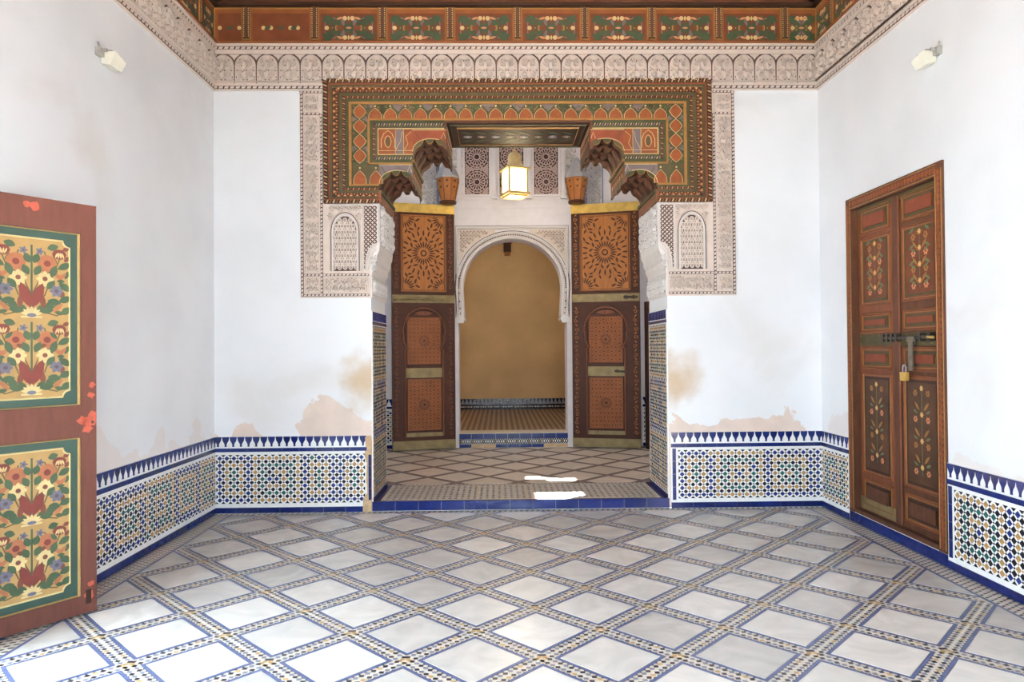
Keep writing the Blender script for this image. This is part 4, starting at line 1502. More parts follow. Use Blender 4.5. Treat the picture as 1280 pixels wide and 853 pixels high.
for li in range(2):
    x0 = fwid + li * lw_
    zf = -.045
    mb = MB().box(x0 + .002, x0 + lw_ - .002, .035, DH - .10, zf - .05, zf, 'wood_red' if li == 0 else 'wood_brown')
    leaf = obj('door_leaf', mb, d1, MD)
    a0, a1 = x0 + (.055 if li == 0 else .085), x0 + lw_ - (.085 if li == 0 else .045)
    for b0, b1, kd in ROW:
        b0, b1 = b0 + .035, b1 + .035
        p = MB()
        p.box(a0, a1, b0, b1, zf, zf + .004, 'wood_red')
        p.ribbon([(a0, b0), (a1, b0), (a1, b1), (a0, b1)], .014, zf, .012, 'wood_orange', True)
        p.ribbon([(a0 + .018, b0 + .018), (a1 - .018, b0 + .018), (a1 - .018, b1 - .018), (a0 + .018, b1 - .018)], .010, zf, .010, 'paint_gold', True)
        i = .030
        p.box(a0 + i, a1 - i, b0 + i, b1 - i, zf + .004, zf + .006, 'paint_olive' if b0 > 1.2 else 'wood_dark')
        if kd == 's':
            p.poly([(a0 + i + .03, b0 + i + .022), (a1 - i - .03, b0 + i + .022), (a1 - i - .03, b1 - i - .022), (a0 + i + .03, b1 - i - .022)], zf + .006, zf + .018, 'paint_red' if b0 > .4 else 'wood_brown')
        else:
            p.box(a0 + i + .018, a1 - i - .018, b0 + i + .02, b1 - i - .02, zf + .006, zf + .008, 'panel_maroon' if b0 > 1 else 'panel_umber')
            door_flowers(p, (a0 + a1) / 2, b0 + .05, b1 - .05, zf + .008, b0 < 1)
        obj('raised_panel', p, leaf, MD)
    rl = MB().box(x0 + .004, x0 + lw_ - .004, 1.415, 1.512, zf, zf + .006, 'paint_olive').box(x0 + .004, x0 + lw_ - .004, DH - .145, DH - .10, zf, zf + .008, 'paint_olive')
    for k in range(6):
        rl.disc(x0 + .04 + k * (lw_ - .08) / 5, 1.43, .006, zf + .006, .004, 'brass_dull', 6).disc(x0 + .04 + k * (lw_ - .08) / 5, 1.498, .006, zf + .006, .004, 'brass_dull', 6)
    obj('olive_rail', rl, leaf, MD)
    if li == 0:
        for k in range(2):
            obj('kick_plate', MB().box(x0 + .01 + k * lw_ * .48, x0 + .01 + (k + 1) * lw_ * .48 - .006, .045, .145, zf, zf + .010, 'brass_dull'), leaf, MD)
    else:
        obj('closing_stile', MB().box(x0 - .035, x0 + .045, .035, DH - .10, zf, zf + .014, 'wood_brown').ribbon([(x0 + .045, .05), (x0 + .045, DH - .11)], .012, zf + .010, .008, 'wood_red'), leaf, MD)
zb = -.045 + .014
bt = MB()
bt.tube([(.50, 1.475, zb + .02), (1.16, 1.475, zb + .02)], .013, 'iron', 8)
for x in (.52, .58, .64, .70, 1.0, 1.12):
    bt.box(x - .014, x + .014, 1.445, 1.505, zb - .012, zb + .034, 'iron')
bt.tube([(1.10, 1.475, zb + .03), (1.18, 1.47, zb + .04)], .010, 'brass', 8)
bolt = obj('sliding_bolt', bt, d1, MD)
obj('hasp', MB().box(.875, .925, 1.23, 1.47, zb + .03, zb + .038, 'old_steel').box(.86, .94, 1.44, 1.48, zb + .02, zb + .04, 'old_steel'), bolt, MD)
pl = MB().poly([(.775, 1.15), (.835, 1.15), (.84, 1.165), (.84, 1.215), (.77, 1.215), (.77, 1.165)], zb + .012, zb + .042, 'brass')
pl.tube([(.785, 1.21, zb + .027), (.785, 1.25, zb + .027), (.795, 1.268, zb + .027), (.815, 1.268, zb + .027), (.825, 1.25, zb + .027), (.825, 1.21, zb + .027)], .006, 'lead_grey', 6)
pl.tube([(.82, 1.262, zb + .02), (.90, 1.262, zb + .02)], .007, 'iron', 6)
obj('padlock', pl, d1, MD)

# ------------------------------------------------------------------ anteroom
ZR = 7.0
wall('anteroom_wall_left', [(XC - AX - .3, XC - AX, YR, CW0, 0, ZR), (XC - AX - .3, XC - AX, CW1, YA, 0, ZR), (XC - AX - .3, XC - AX, CW0, CW1, 0, CZ0), (XC - AX - .3, XC - AX, CW0, CW1, CZ1, ZR)], 'ante_white',
     'white anteroom side wall with a high opening added for daylight')
wall('anteroom_wall_right', [(XC + AX, XC + AX + .3, YR, YA, 0, ZR)], 'ante_white', 'plain white anteroom side wall past the carved leaf')
wall('anteroom_wall_front', [(XC - AX - .3, XC + AX + .3, YB + .3, YR, ZTOP + .22, ZR)], 'ante_white', 'white anteroom wall rising above the portal')
# flat roof with three made-up holes placed to throw sun patches on the threshold
sun_patches = [((.36, 6.53), (.80, 6.83)), ((.30, 7.54), (.48, 7.66)), ((.52, 7.42), (.80, 7.56))]
kx, ky = -SUN_D.x / -SUN_D.z, -SUN_D.y / -SUN_D.z
holes = [(a[0] + kx * (ZR - Z0), b[0] + kx * (ZR - Z0), a[1] + ky * (ZR - Z0), b[1] + ky * (ZR - Z0)) for a, b in sun_patches]
xs = sorted({XC - AX - .3, XC + AX + .3} | {v for h in holes for v in h[:2]})
ys = sorted({YB + .3, YA + .4} | {v for h in holes for v in h[2:]})
rf = MB()
for i in range(len(xs) - 1):
    for j in range(len(ys) - 1):
        mx, my = (xs[i] + xs[i + 1]) / 2, (ys[j] + ys[j + 1]) / 2
        if not any(h[0] < mx < h[1] and h[2] < my < h[3] for h in holes):
            rf.box(xs[i], xs[i + 1], ys[j], ys[j + 1], ZR, ZR + .03, 'ante_white')
tag(obj('anteroom_ceiling', rf), 'high white anteroom ceiling with small holes added to cast sun patches', 'ceiling', kind='structure')

af = tag(obj('anteroom_floor', MB().box(XC - AX, XC + AX, YR, YA, -.1, Z0 - .003, 'tan_line')), 'tan lozenge tiled anteroom floor between the threshold and arch', 'floor', kind='structure')
st = lattice_floor(af, XC - 2.6, XC + 2.6, YR + .02, YA - .01, Z0, XC, YR + .10, 'marble_warm', 'grout_cream', False, 'stone_tile', inner=.262, lw=.008)
tag(obj('joint_strips', st, af), kind='stuff')

# wall with the horseshoe arch
AZS, ACR, AHW = 2.36, 3.06, .715


def arch_pts(f, top=0.0, n=24):
    """Right half of the arch from the impost to the crown, offset outwards by f."""
    P = [(.690 + f, 1.97), (.700 + f, 2.12)]
    for k in range(n + 1):
        w = PI / 2 * k / n
        x = (AHW + f) * math.cos(w) ** .92
        P.append((x, AZS + (ACR - AZS + f) * (math.sin(w) ** .96) + (.02 * math.sin(w) ** 12)))
    return P


aw = MB()
for s in (-1, 1):
    P = [(AX, 0), (AX, ZR), (0, ZR)] + list(reversed(arch_pts(0))) + [(.745, 1.93), (.775, 1.88), (.775, 0)]
    aw.poly([(s * a, b) for a, b in P], -.36, 0, 'ante_white', bottom=True)
arw = tag(obj('anteroom_wall_back', aw, None, FA), 'white wall with a horseshoe arch between the carved leaves', 'wall', kind='structure')
# archivolt, alfiz frame and carved spandrels
mb = MB()
full = lambda f: [(-a, b) for a, b in arch_pts(f)] + [(a, b) for a, b in reversed(arch_pts(f)[:-1])]
mb.ribbon(full(.022), .030, 0, .020, 'carved_white')
mb.ribbon(full(.052), .012, 0, .006, 'carved_plaster')
mb.ribbon(full(.085), .030, 0, .030, 'carved_white')
mb.ribbon(full(.108), .010, 0, .004, 'cut_line')
mb.ribbon([(-.768, 1.98), (-.768, 3.218), (.768, 3.218), (.768, 1.98)], .010, 0, .005, 'cut_line')
mb.ribbon([(-.812, 1.95), (-.812, 3.262), (.812, 3.262), (.812, 1.95)], .008, 0, .004, 'cut_line')
mb.ribbon([(-.79, 1.95), (-.79, 3.24), (.79, 3.24), (.79, 1.95)], .026, 0, .024, 'carved_white')
pts = full(.052)
for k in range(0, len(pts) - 1):
    for q in (.25, .75):
        x, y = pts[k][0] * (1 - q) + pts[k + 1][0] * q, pts[k][1] * (1 - q) + pts[k + 1][1] * q
        mb.disc(x, y, .011, .004, .006, 'cut_line', 6)
obj('archivolt', mb, arw, FA)
for s in (-1, 1):
    mb = MB()
    cell = .055
    gx = .13
    P = [(a, b) for a, b in arch_pts(.115)[10:]]
    P = [(.765, 3.21), (.765, 2.62)] + [(a, b) for a, b in arch_pts(.115) if b > 2.62 and a > .22 and b < 3.19] + [(.25, 3.21)]
    mb.poly([(s * a, b) for a, b in P], 0, .003, 'carved_plaster')
    for i in range(11):
        for j in range(12):
            cx, cy = .27 + i * cell * .9, 2.64 + j * cell * .95
            t = cx / (AHW + .15)
            if cx < .755 and cy < 3.20 and (t >= 1 or cy > AZS + (ACR - AZS + .15) * math.sqrt(max(0, 1 - t * t)) + .02):
                mb.ribbon([(s * a, b) for a, b in spiral(cx, cy, .024, i * 1.3 + j, 1 if (i + j) % 2 else -1, 1.1, 8)], .010, .003, .030, 'carved_plaster')
                mb.lens(s * (cx + .024), cy + .02, i + j, .026, .010, .003, .0015, 'cut_line', 2)
                mb.lens(s * cx, cy, i * 2 + j, .020, .010, .003, .0015, 'cut_line', 2)
    mb.ribbon([(s * a, b) for a, b in P], .012, .003, .014, 'carved_white', True)
    obj('spandrel_carving', mb, arw, FA)
    mb = MB()
    mb.box(s * .70, s * .79, 1.87, 1.97, 0, .03, 'carved_white').box(s * .685, s * .775, 1.90, 1.95, -.36, .035, 'carved_white')
    obj('impost', mb, arw, FA)
# ledge and carved strips beside the windows
mb = MB().box(-AX, AX, 3.515, 3.535, 0, .012, 'ante_white').box(-.95, .95, 3.63, 3.65, 0, .016, 'ante_white')
obj('ledge', mb, arw, FA)
for s in (-1, 1):
    mb = MB().box(s * .69, s * .93, 3.66, 5.1, 0, .006, 'carved_white')
    arabesque(mb, min(s * .70, s * .92), max(s * .70, s * .92), 3.68, 5.1, .10, 'carved_white', .006, .016, seed=21)
    obj('carved_panel', mb, arw, FA)
    mb = MB().box(s * 1.06, s * 1.30, 3.54, 5.1, 0, .006, 'carved_white')
    arabesque(mb, min(s * 1.075, s * 1.285), max(s * 1.075, s * 1.285), 3.55, 5.1, .075, 'carved_white', .006, .014, seed=22)
    for a in (1.035, 1.06, 1.30):
        mb.box(s * a, s * (a + .014), 3.54, 5.1, 0, .010, 'slate_blue')
    obj('carved_strip', mb, arw, FA)


def star_lattice(w, h):
    """Geometric wooden screen: rosettes of sixteen rays with star joints between them."""
    mb = MB()
    m = 'lattice_wood'
    st_ = .36
    ny = int(h / st_) + 2
    cs = [(0, .18 + st_ * k * 1.0) for k in range(-1, ny)] + []
    for cx, cy in cs:
        for k in range(16):
            a = 2 * PI * (k + .5) / 16
            for r0, r1, wd_ in ((.035, .105, .008),):
                P = clip([(cx + r0 * math.cos(a) - wd_ / 2 * math.sin(a), cy + r0 * math.sin(a) + wd_ / 2 * math.cos(a)), (cx + r0 * math.cos(a) + wd_ / 2 * math.sin(a), cy + r0 * math.sin(a) - wd_ / 2 * math.cos(a)),
                          (cx + r1 * math.cos(a) + wd_ * .9 * math.sin(a), cy + r1 * math.sin(a) - wd_ * .9 * math.cos(a)), (cx + r1 * math.cos(a) - wd_ * .9 * math.sin(a), cy + r1 * math.sin(a) + wd_ * .9 * math.cos(a))], -w / 2, w / 2, 0, h)
                if len(P) > 2:
                    mb.poly(P, .0, .012, m)
        for r, wd_ in ((.035, .012), (.108, .012), (.145, .012)):
            n = 16
            for k in range(n):
                a, b = 2 * PI * k / n, 2 * PI * (k + 1) / n
                P = clip([(cx + r * math.cos(a), cy + r * math.sin(a)), (cx + (r + wd_) * math.cos(a), cy + (r + wd_) * math.sin(a)), (cx + (r + wd_) * math.cos(b), cy + (r + wd_) * math.sin(b)), (cx + r * math.cos(b), cy + r * math.sin(b))], -w / 2, w / 2, 0, h)
                if len(P) > 2:
                    mb.poly(P, 0, .012, m)
        for k in range(16):
            a = 2 * PI * k / 16
            x, y = cx + .132 * math.cos(a), cy + .132 * math.sin(a)
            if abs(x) < w / 2 - .01 and .01 < y < h - .01:
                mb.dia(x, y, .011, .011, 0, .012, m)
    g_ = .031
    for i in range(-6, 7):
        for j in range(0, int(h / g_ * 2) + 1):
            x, y = i * g_ + (g_ / 2 if j % 2 else 0), j * g_ / 2
            if abs(x) < w / 2 - .008 and .008 < y < h - .008 and all(math.hypot(x - cx, y - cy) > .168 for cx, cy in cs):
                mb.dia(x, y, .0125, .0125, 0, .012, m)
                mb.box(x - g_ / 2 if x - g_ / 2 > -w / 2 else x, x, y - .003, y + .003, 0, .008, m)
    return mb.mesh('lattice_screen')


LAT = star_lattice(.345, 1.35)
for k in range(3):
    x = (k - 1) * .495
    Mw = FA @ T(x, 3.71, 0)
    w = empty('window_%d' % (k + 1), Mw @ Vector((0, 0, 0)))
    tag(w, ('left lattice window above the arch, beside the hanging lantern', 'middle lattice window above the arch, directly behind the lantern', 'right lattice window above the arch, beside the hanging lantern')[k], 'window', kind='structure')
    obj('opening_back', MB().box(-.172, .172, 0, 1.35, 0, .002, 'dark_void'), w, Mw)
    obj('lattice_screen', LAT, w, Mw @ T(0, 0, .004))
    fr = MB().box(-.205, -.172, -.03, 1.35, 0, .03, 'ante_white').box(.172, .205, -.03, 1.35, 0, .03, 'ante_white').box(-.172, .172, -.03, 0, 0, .03, 'ante_white')
    obj('window_frame', fr, w, Mw)
for k in range(4):
    x = (-1.5 + k) * .495
    mb = MB().box(x - .035, x + .035, 3.64, 5.06, 0, .045, 'ante_white').box(x - .014, x + .014, 3.70, 5.06, .045, .060, 'ante_white').box(x - .045, x + .045, 3.64, 3.68, 0, .055, 'ante_white')
    obj('pilaster', mb, arw, FA)

# step under the arch, faced with blue tiles
stp = tag(obj('arch_step_floor', MB().box(XC - .775, XC + .775, YA - .02, YA + .38, 0, .295, 'grout_cream')), 'tiled step at the foot of the horseshoe arch', 'step', kind='structure')
n = 9
w = 1.55 / n
FS = frame((XC, YA - .02, 0), (1, 0, 0), (0, 0, 1))
for k in range(n):
    obj('riser_tile', bandtile(w, .075), stp, FS @ T(-.775 + (k + .5) * w, .255, 0))
    if k not in (1, 2, 7, 8):
        obj('riser_tile', bandtile(w, .05), stp, FS @ T(-.775 + (k + .5) * w, .118, 0))
    else:
        obj('bare_patch', bandtile(w, .05, 'broken_mortar'), stp, FS @ T(-.775 + (k + .5) * w, .118, 0))
mb = MB().box(-.775, .775, .145, .217, 0, .003, 'tile_black')
for k in range(48):
    x = -.75 + k * .032
    mb.dia(x, .181, .009, .022, .003, .003, 'tile_white' if k % 5 else 'tile_ochre')
    mb.dia(x + .016, .207, .006, .008, .003, .003, 'tile_white').dia(x + .016, .155, .006, .008, .003, .003, 'tile_white')
tag(obj('riser_mosaic', mb, stp, FS), kind='stuff')

# alcove beyond the arch
AY1 = 13.9
al = MB()
al.box(XC - 2.0, XC - 1.7, YA + .36, AY1, 0, 4.2, 'ochre_plaster').box(XC + 1.7, XC + 2.0, YA + .36, AY1, 0, 4.2, 'ochre_plaster').box(XC - 2.0, XC + 2.0, AY1, AY1 + .2, 0, 4.2, 'ochre_plaster')
tag(obj('alcove_wall', al), 'bare ochre plaster wall glimpsed through the horseshoe arch', 'wall', kind='structure')
tag(obj('alcove_ceiling', MB().box(XC - 2.0, XC + 2.0, YA + .36, AY1 + .2, 4.2, 4.3, 'cedar_dark')), 'wooden ceiling of the room beyond the arch', 'ceiling', kind='structure')
alf = tag(obj('alcove_floor', MB().box(XC - 1.7, XC + 1.7, YA + .38, AY1, 0, .295, 'tan_line')), 'small brown tile floor seen through the arch', 'floor', kind='structure')
fs = MB()
for i in range(40):
    for j in range(30):
        x, y = XC - 1.66 + i * .085, YA + .42 + j * .118
        fs.flat([(x - .036, y), (x, y - .05), (x + .036, y), (x, y + .05)], .297, 'marble_warm' if (i + j) % 2 else 'mosaic_ochre')
tag(obj('alcove_tiles', fs, alf), kind='stuff')
FAL = frame((XC, AY1, .295), (1, 0, 0), (0, 0, 1))
wr = empty('baseboard_alcove', (XC, AY1, .295))
tag(wr, 'low dark tile dado with triangular teeth on the ochre wall', 'wainscot', kind='structure')
obj('tile_bed', MB().box(-1.7, 1.7, 0, .21, 0, .01, 'mosaic_grey').box(-1.7, 1.7, 0, .10, .01, .014, 'tile_black'), wr, FAL)
tt = MB().poly([(-.034, .05), (.034, .05), (0, -.05)], 0, .004, 'tile_black').mesh('tooth_tile')
for k in range(44):
    obj('tooth_tile', tt, wr, FAL @ T(-1.66 + k * .077, .158, .01))
ds = MB()
for k in range(100):
    ds.dia(-1.66 + k * .0335, .05, .010, .016, .014, .002, 'tile_white' if k % 4 else 'tile_ochre')
tag(obj('dado_mosaic', ds, wr, FAL), kind='stuff')
bs = tag(obj('beam_bracket', MB().box(-.075, .075, 3.42, 4.2, 0, .14, 'cedar_dark').box(-.095, .095, 3.60, 3.66, 0, .17, 'cedar').box(-.055, .055, 3.36, 3.42, 0, .10, 'cedar'), None, frame((XC - .02, AY1, 0), (1, 0, 0), (0, 0, 1))),
         'small brown wooden bracket high on the ochre wall inside the arch', 'bracket')

# tiles on the anteroom wall past the leaves
wainscot('baseboard_anteroom_left', FA, -3.25, -1.70, 'BC', 'dark zellij dado half hidden behind the left carved leaf', v0=Z0)
wainscot('baseboard_anteroom_right', FA, 1.85, 3.25, 'BC', 'dark zellij dado glimpsed past the right carved leaf', v0=Z0)


# ------------------------------------------------------------------ tall carved leaves beside the arch
def carved_rosette(mb, cx, cy, z, R, box, scale=1.0):
    x0, x1, y0, y1 = box
    def L_(px, py, a, l, w):
        ca, sa = math.cos(a), math.sin(a)
        P = []
        for k in (-1, -.5, 0, .5):
            P.append((k * l / 2, w / 2 * (1 - k * k)))
        P.append((l / 2, 0))
        P += [(k * l / 2, -w / 2 * (1 - k * k)) for k in (.5, 0, -.5)]
        P = clip([(px + x * ca - y * sa, py + x * sa + y * ca) for x, y in P], x0, x1, y0, y1)
        if len(P) > 2:
            mb.poly(P, z, z + .0015, 'cedar_dark')
    for n, r, l, w in ((24, .105, .075, .014), (16, .175, .06, .018), (24, .245, .07, .016), (16, .305, .05, .016), (32, .355, .05, .012)):
        if r * scale > R:
            break
        for k in range(n):
            a = 2 * PI * (k + (.5 if n == 16 else 0)) / n
            rr = r * scale
            off = 0 if n != 16 else .7 * (1 if k % 2 else -1)
            L_(cx + rr * math.cos(a), cy + rr * math.sin(a), a + off, l * scale * 1.15, w * scale * 1.35)
    if x0 < cx < x1 and y0 < cy < y1:
        mb.disc(cx, cy, .040 * scale, z, .006, 'cedar_dark', 12)
        mb.disc(cx, cy, .024 * scale, z, .010, 'cedar', 10)


def star_field(mb, x0, x1, y0, y1, z):
    p = .055
    nx, ny = round((x1 - x0) / p), round((y1 - y0) / p)
    px, py = (x1 - x0) / nx, (y1 - y0) / ny
    cx, cy = (x0 + x1) / 2, (y0 + y1) / 2
    for i in range(nx):
        for j in range(ny):
            x, y = x0 + (i + .5) * px, y0 + (j + .5) * py
            if math.hypot(x - cx, y - cy) < .105:
                continue
            if (i + j) % 2:
                mb.dia(x, y, .013, .013, z, .0015, 'cedar_dark')
            else:
                for k in range(4):
                    a = PI / 4 + k * PI / 2
                    mb.lens(x + .017 * math.cos(a), y + .017 * math.sin(a), a, .026, .008, z, .0015, 'cedar_dark', 2)
    for k in range(16):
        a = 2 * PI * k / 16
        mb.lens(cx + .062 * math.cos(a), cy + .062 * math.sin(a), a, .06, .012, z, .0015, 'cedar_dark', 2)
    mb.disc(cx, cy, .022, z, .004, 'cedar_dark', 10)


def carved_leaf(name, M, W, label, mirror, tone):
    H = 3.43
    root = empty(name, M @ Vector((W / 2, 0, 0)))
    tag(root, label, 'door', kind='structure')
    X = (lambda a: W - a) if mirror else (lambda a: a)
    bx = lambda mb, a, b, *r: mb.box(X(a), X(b), *r)
    mb = MB().box(0, W, 0, H, -.07, 0, 'cedar_dark')
    obj('leaf_body', mb, root, M)
    # border scrollwork painted on the stiles
    sc = MB()
    for k in range(26):
        for x in (.062, W - .062):
            y = .22 + k * .12
            if y < H - .14 and abs(y - 2.10) > .1:
                sc.ribbon(spiral(x, y, .032, k * 1.1, 1 if k % 2 else -1, 1.1, 8), .010, 0, .004, 'cedar' if tone else 'wood_red')
                sc.lens(x, y + .06, .8 if k % 2 else 2.3, .05, .018, 0, .003, 'cedar' if tone else 'wood_red', 2)
    obj('stile_scrollwork', sc, root, M)
    for nm, y0, y1, mt in (('brass_strip', H - .125, H, 'brass'), ('brass_strip', 2.045, 2.155, 'brass_dull'), ('brass_strip', 0, .125, 'brass_dull')):
        b = MB().box(.0, W, y0, y1, 0, .008, mt)
        for k in range(10):
            for yy in (y0 + .015, y1 - .015):
                b.disc(.04 + k * (W - .08) / 9, yy, .007, .008, .005, mt, 6)
        obj(nm, b, root, M)
    # upper carved panel
    a0, a1, b0, b1 = .125, W - .125, 2.20, H - .155
    pn = MB().box(a0, a1, b0, b1, 0, .006, 'cedar')
    pn.ribbon([(a0, b0), (a1, b0), (a1, b1), (a0, b1)], .022, .0, .018, 'wood_red', True)
    pn.ribbon([(a0 + .022, b0 + .022), (a1 - .022, b0 + .022), (a1 - .022, b1 - .022), (a0 + .022, b1 - .022)], .010, .006, .006, 'cedar_dark', True)
    up_ = obj('carved_panel', pn, root, M)
    g = MB()
    bxx = (a0 + .035, a1 - .035, b0 + .035, b1 - .035)
    cx, cy = (a0 + a1) / 2, (b0 + b1) / 2
    carved_rosette(g, cx, cy, .006, .40, bxx, 1.15)
    for x in bxx[:2]:
        for y in bxx[2:]:
            carved_rosette(g, x, y, .006, .22, bxx, 1.15)
    obj('rosette_carving', g, up_, M)
    # wicket with a horseshoe arch
    wk = MB()
    hw, xm = .285, W / 2
    ar = [(xm + hw * .93, .19), (xm + hw * .93, 1.38), (xm + hw * .86, 1.42), (xm + hw, 1.50)]
    ar += [(xm + hw * 1.04 * math.cos(w), 1.66 + .31 * math.sin(w)) for w in [-.25 + (PI / 2 + .25) * k / 10 for k in range(11)]]
    ar += [(2 * xm - a, b) for a, b in reversed(ar[:-1])]
    wk.poly(ar, 0, .005, 'cedar_dark')
    wk.ribbon(ar, .030, 0, .026, 'wood_red')
    wk.ribbon([(xm + (a - xm) * .90, min(b, 1.66 + (b - 1.66) * .9) if b > 1.66 else b) for a, b in ar], .012, .005, .008, 'wood_dark')
    wo = obj('wicket', wk, root, M)
    for y0, y1 in ((1.19, 1.84), (.27, .98)):
        p = MB().box(xm - .235, xm + .235, y0, y1, .005, .010, 'cedar_mid')
        p.ribbon([(xm - .235, y0), (xm + .235, y0), (xm + .235, y1), (xm - .235, y1)], .016, .005, .012, 'wood_red', True)
        star_field(p, xm - .22, xm + .22, y0 + .015, y1 - .015, .010)
        if y1 > 1.5:
            p.lens(xm, 1.90, 0, .30, .06, .005, .002, 'wood_red')
        obj('wicket_panel', p, wo, M)
    b = MB().box(xm - .275, xm + .275, 1.00, 1.135, .005, .014, 'brass_dull').box(xm - .265, xm + .265, .18, .235, .005, .014, 'brass_dull')
    for k in range(6):
        b.disc(xm - .24 + k * .096, 1.02, .007, .014, .005, 'brass_dull', 6).disc(xm - .24 + k * .096, 1.115, .007, .014, .005, 'brass_dull', 6)
    obj('wicket_plate', b, wo, M)
    bo_ = MB()
    if mirror:
        bo_.tube([(W - .22, 2.10, .03), (W - .03, 2.10, .03)], .016, 'iron', 8)
        for x in (W - .19, W - .08):
            bo_.disc(x, 2.10, .03, .008, .03, 'iron', 10)
        bo_.tube([(xm + .12, 1.07, .03), (xm + .29, 1.06, .03)], .013, 'iron', 8)
        bo_.disc(xm + .16, 1.07, .026, .014, .016, 'iron', 10)
    else:
        bo_.tube([(.02, 2.10, .035), (W - .16, 2.10, .035)], .020, 'brass_dull', 8)
        for x in (.08, .35, .62):
            bo_.box(x - .02, x + .02, 2.07, 2.13, .008, .05, 'brass_dull')
    obj('bolt', bo_, root, M)
    return root


def leaf_frame(a, b):
    a, b = Vector(a), Vector(b)
    return frame((a.x, a.y, Z0 + .015), (b - a), (0, 0, 1)), (b - a).length


Ml, Wl = leaf_frame((-1.475, 9.62, 0), (-.625, 9.86, 0))
Mr, Wr = leaf_frame((1.035, 9.86, 0), (1.955, 9.62, 0))
carved_leaf('door_3', Ml, Wl, 'tall carved cedar leaf with brass strips, left of the horseshoe arch', False, 0)
carved_leaf('door_4', Mr, Wr, 'tall carved cedar leaf with brass strips, right of the horseshoe arch', True, 1)
# edge of a dark door standing in the corner past the right leaf
mb = MB().box(0, .075, 0, 2.05, -.16, 0, 'cedar_dark').box(-.004, .079, .0, .08, -.164, .004, 'wood_dark').ribbon([(.037, .1), (.037, 2.0)], .02, 0, .006, 'wood_red')
tag(obj('door_5', mb, None, frame((2.045, 9.60, Z0), (1, 0, 0), (0, 0, 1))), 'dark wooden door edge glimpsed in the gap past the right leaf', 'door', kind='structure')

# pivot turrets over the leaves
for s, (x, lb_) in ((-1, (-.70, 'wooden pivot turret with grey pointed cap above the left carved leaf')), (1, (1.10, 'wooden pivot turret with grey pointed cap above the right carved leaf'))):
    t = empty('pivot_turret', (x, 9.72, 3.55))
    tag(t, lb_, 'turret', 'pivot turrets over the carved leaves')
    Mt = Matrix.Translation(Vector((x, 9.72, 3.55)))
    obj('body', MB().lathe([(.095, 0), (.105, .06), (.115, .10), (.155, .26), (.160, .32), (.150, .335)], 'cedar', 8, a0=PI / 8), t, Mt)
    obj('base_ring', MB().lathe([(.08, -.03), (.115, -.02), (.12, .0), (.115, .015)], 'cedar_dark', 16), t, Mt)
    obj('cap', MB().lathe([(.172, .325), (.172, .355), (.10, .50), (.045, .60), (.006, .63)], 'lead_grey', 8, a0=PI / 8), t, Mt)
    h = MB()
    for k in range(8):
        a = 2 * PI * k / 8
        for zz, rr in ((.20, .125), (.28, .142)):
            h.tube([(math.cos(a) * (rr - .01), math.sin(a) * (rr - .01), zz), (math.cos(a) * (rr + .012), math.sin(a) * (rr + .012), zz)], .014, 'wood_dark', 6)
        h.tube([(math.cos(a + PI / 8) * .100, math.sin(a + PI / 8) * .100, .02), (math.cos(a + PI / 8) * .118, math.sin(a + PI / 8) * .118, .11), (math.cos(a + PI / 8) * .160, math.sin(a + PI / 8) * .160, .31)], .008, 'wood_orange', 5)
    obj('carved_ribs', h, t, Mt)

# ------------------------------------------------------------------ lantern
LX, LY, LZ = .205, 8.45, 3.34
lan = empty('hanging_lantern', (LX, LY, LZ))
tag(lan, 'lit brass lantern with glowing glass panes hanging in the anteroom', 'lantern')
ML_ = Matrix.Translation(Vector((LX, LY, LZ))) @ Matrix.Rotation(math.radians(20), 4, 'Z')
hw = .115
obj('base', MB().box(-hw - .03, hw + .03, -hw - .03, hw + .03, .02, .05, 'lantern_metal').box(-hw, hw, -hw, hw, 0, .02, 'lantern_metal'), lan, ML_)
for sx in (-1, 1):
    for sy in (-1, 1):
        obj('corner_post', MB().box(sx * hw - .010, sx * hw + .010, sy * hw - .010, sy * hw + .010, .05, .33, 'lantern_metal'), lan, ML_)
for k in range(4):
    obj('glass_pane', MB().box(-hw + .011, hw - .011, .055, .325, -.003, .003, 'lantern_glass'), lan, ML_ @ Matrix.Rotation(k * PI / 2, 4, 'Z') @ frame((0, -hw, 0), (1, 0, 0), (0, 0, 1)))
obj('roof', MB().box(-hw - .035, hw + .035, -hw - .035, hw + .035, .33, .35, 'lantern_metal').lathe([(.125, .35), (.105, .39), (.085, .42), (.085, .49), (.070, .53), (.035, .555), (.012, .565)], 'lantern_metal', 12), lan, ML_)
obj('ring', MB().lathe([(.012, .56), (.022, .575), (.012, .59)], 'lantern_metal', 10), lan, ML_)
obj('chain', MB().tube([(0, 0, .58), (0, 0, ZR - LZ)], .010, 'lantern_metal', 6), lan, ML_)
ll = bpy.data.lights.new('lantern_light', 'POINT')
ll.energy = 26
ll.color = (1.0, .78, .48)
ll.shadow_soft_size = .1
lo = bpy.data.objects.new('lantern_light', ll)
lo.location = (LX, LY, LZ - .12)
COL.objects.link(lo)

al_ = empty('alcove_fill_lantern', (XC, 11.4, 3.5))  # unseen lantern and point light added to brighten the ochre wall
tag(al_, 'small brass lantern added out of sight to brighten the room beyond the arch', 'lantern')
Ma = Matrix.Translation(Vector((XC, 11.4, 3.5)))
obj('base', MB().lathe([(.02, -.03), (.10, .0), (.12, .02)], 'lantern_metal', 8), al_, Ma)
obj('glass_body', MB().lathe([(.10, .02), (.13, .12), (.10, .24)], 'lantern_glass', 8), al_, Ma)
obj('roof', MB().lathe([(.13, .24), (.10, .30), (.03, .38), (.01, .40)], 'lantern_metal', 8), al_, Ma)
obj('chain', MB().tube([(0, 0, .39), (0, 0, .70)], .008, 'lantern_metal', 6), al_, Ma)
l3 = bpy.data.lights.new('alcove_fill_light', 'POINT')
l3.energy = 42
l3.color = (1.0, .86, .66)
l3.shadow_soft_size = .15
o3 = bpy.data.objects.new('alcove_fill_light', l3)
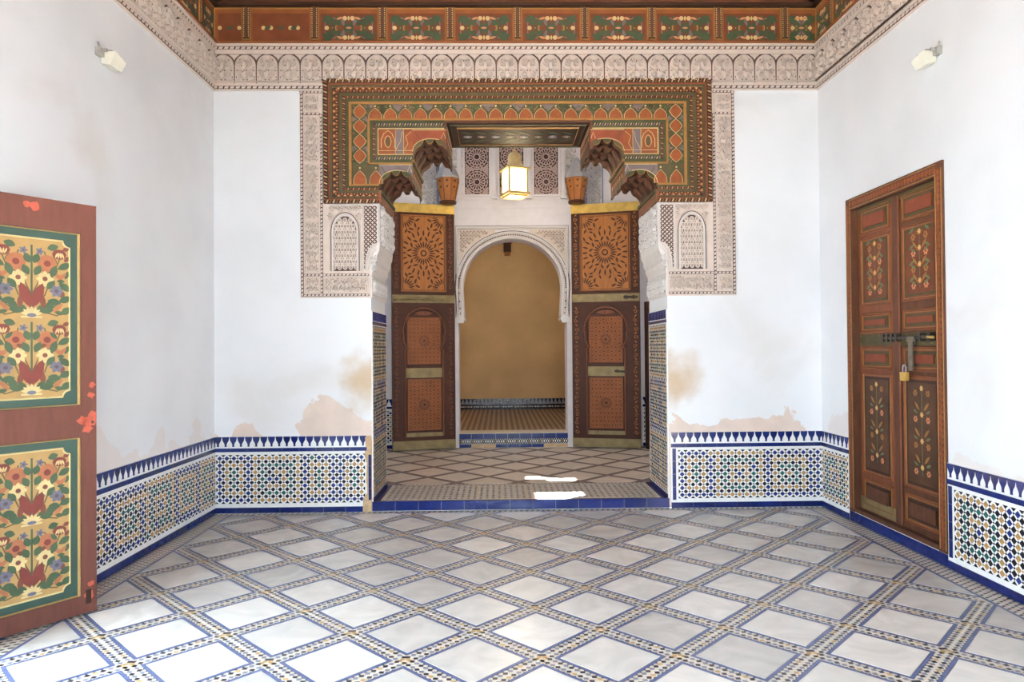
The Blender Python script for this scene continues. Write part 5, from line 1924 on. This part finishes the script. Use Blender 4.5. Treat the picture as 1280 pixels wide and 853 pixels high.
o3.location = (XC, 11.4, 3.40)
COL.objects.link(o3)

# ------------------------------------------------------------------ small floodlights high on the side walls
for s, y, z, lb_ in ((-1, 4.66, 3.47, 'small cream floodlight mounted high on the wall behind the leaf'), (1, 4.72, 3.50, 'small cream floodlight mounted high on the wall over the door')):
    M = (FLW @ T(y, z)) if s < 0 else (FRW @ T(-y, z))
    r = empty('floodlight', M @ Vector((0, 0, 0)))
    tag(r, lb_, 'floodlight', 'wall floodlights')
    # local x runs along the wall, away from the camera on the left wall and towards it on the right
    q = 1 if s < 0 else -1
    M = M @ Matrix.Scale(.74, 4)
    obj('junction_box', MB().box(-.05 * q - .035, -.05 * q + .035, -.02, .05, 0, .05, 'lamp_grey').tube([(-.05 * q, .03, .05), (-.05 * q, .035, .09)], .016, 'lamp_grey', 8), r, M)
    hb = MB()
    b = len(hb.v)
    P = [(-.015 * q, .05, .03), (-.015 * q, -.09, .05), (.10 * q, -.115, .10), (.13 * q, .0, .17), (-.01 * q, .075, .12), (.0, -.075, .13)]
    hb.v += [(-.02 * q, -.07, .02), (.15 * q, -.07, .02), (.15 * q, .02, .02), (-.02 * q, .04, .02), (-.02 * q, -.085, .10), (.13 * q, -.095, .12), (.14 * q, -.01, .16), (-.02 * q, .035, .15)]
    for f in ((3, 2, 1, 0), (4, 5, 6, 7), (0, 1, 5, 4), (1, 2, 6, 5), (2, 3, 7, 6), (3, 0, 4, 7)):
        hb.face([b + i for i in f], 'lamp_cream')
    obj('housing', hb, r, M)
    obj('rear_fins', MB().box(.0, .12 * q, .03, .045, .02, .12, 'lamp_grey').box(.0, .10 * q, .048, .058, .02, .10, 'lamp_grey'), r, M)
    obj('cable', MB().tube([(-.06 * q, .05, .03), (-.09 * q, .08, .03), (-.06 * q, .10, .015), (-.03 * q, .07, .008)], .006, 'lamp_grey', 6), r, M)

# faint light switch on the bright wall
sw = empty('wall_switch', FRW @ Vector((-3.92, .86, 0)))
tag(sw, 'pale round wall socket barely visible on the bright wall by the door', 'socket')
Msw = FRW @ T(-3.92, .86, 0)
obj('plate', MB().box(-.045, .045, -.045, .045, 0, .008, 'lamp_cream'), sw, Msw)
obj('dial', MB().disc(0, 0, .03, .008, .006, 'lamp_grey', 14), sw, Msw)

# courtyard ground outside the two doorways
tag(obj('courtyard_ground', MB().box(-14, XL - .4, -10, 6, -.12, -.02, 'ground_pale').box(XL - .4, XR + .4, -10, YF - .4, -.12, -.02, 'ground_pale').box(XR + .4, 14, -10, 6, -.12, -.02, 'ground_pale')), 'pale courtyard paving outside the doorways', 'ground', kind='structure')
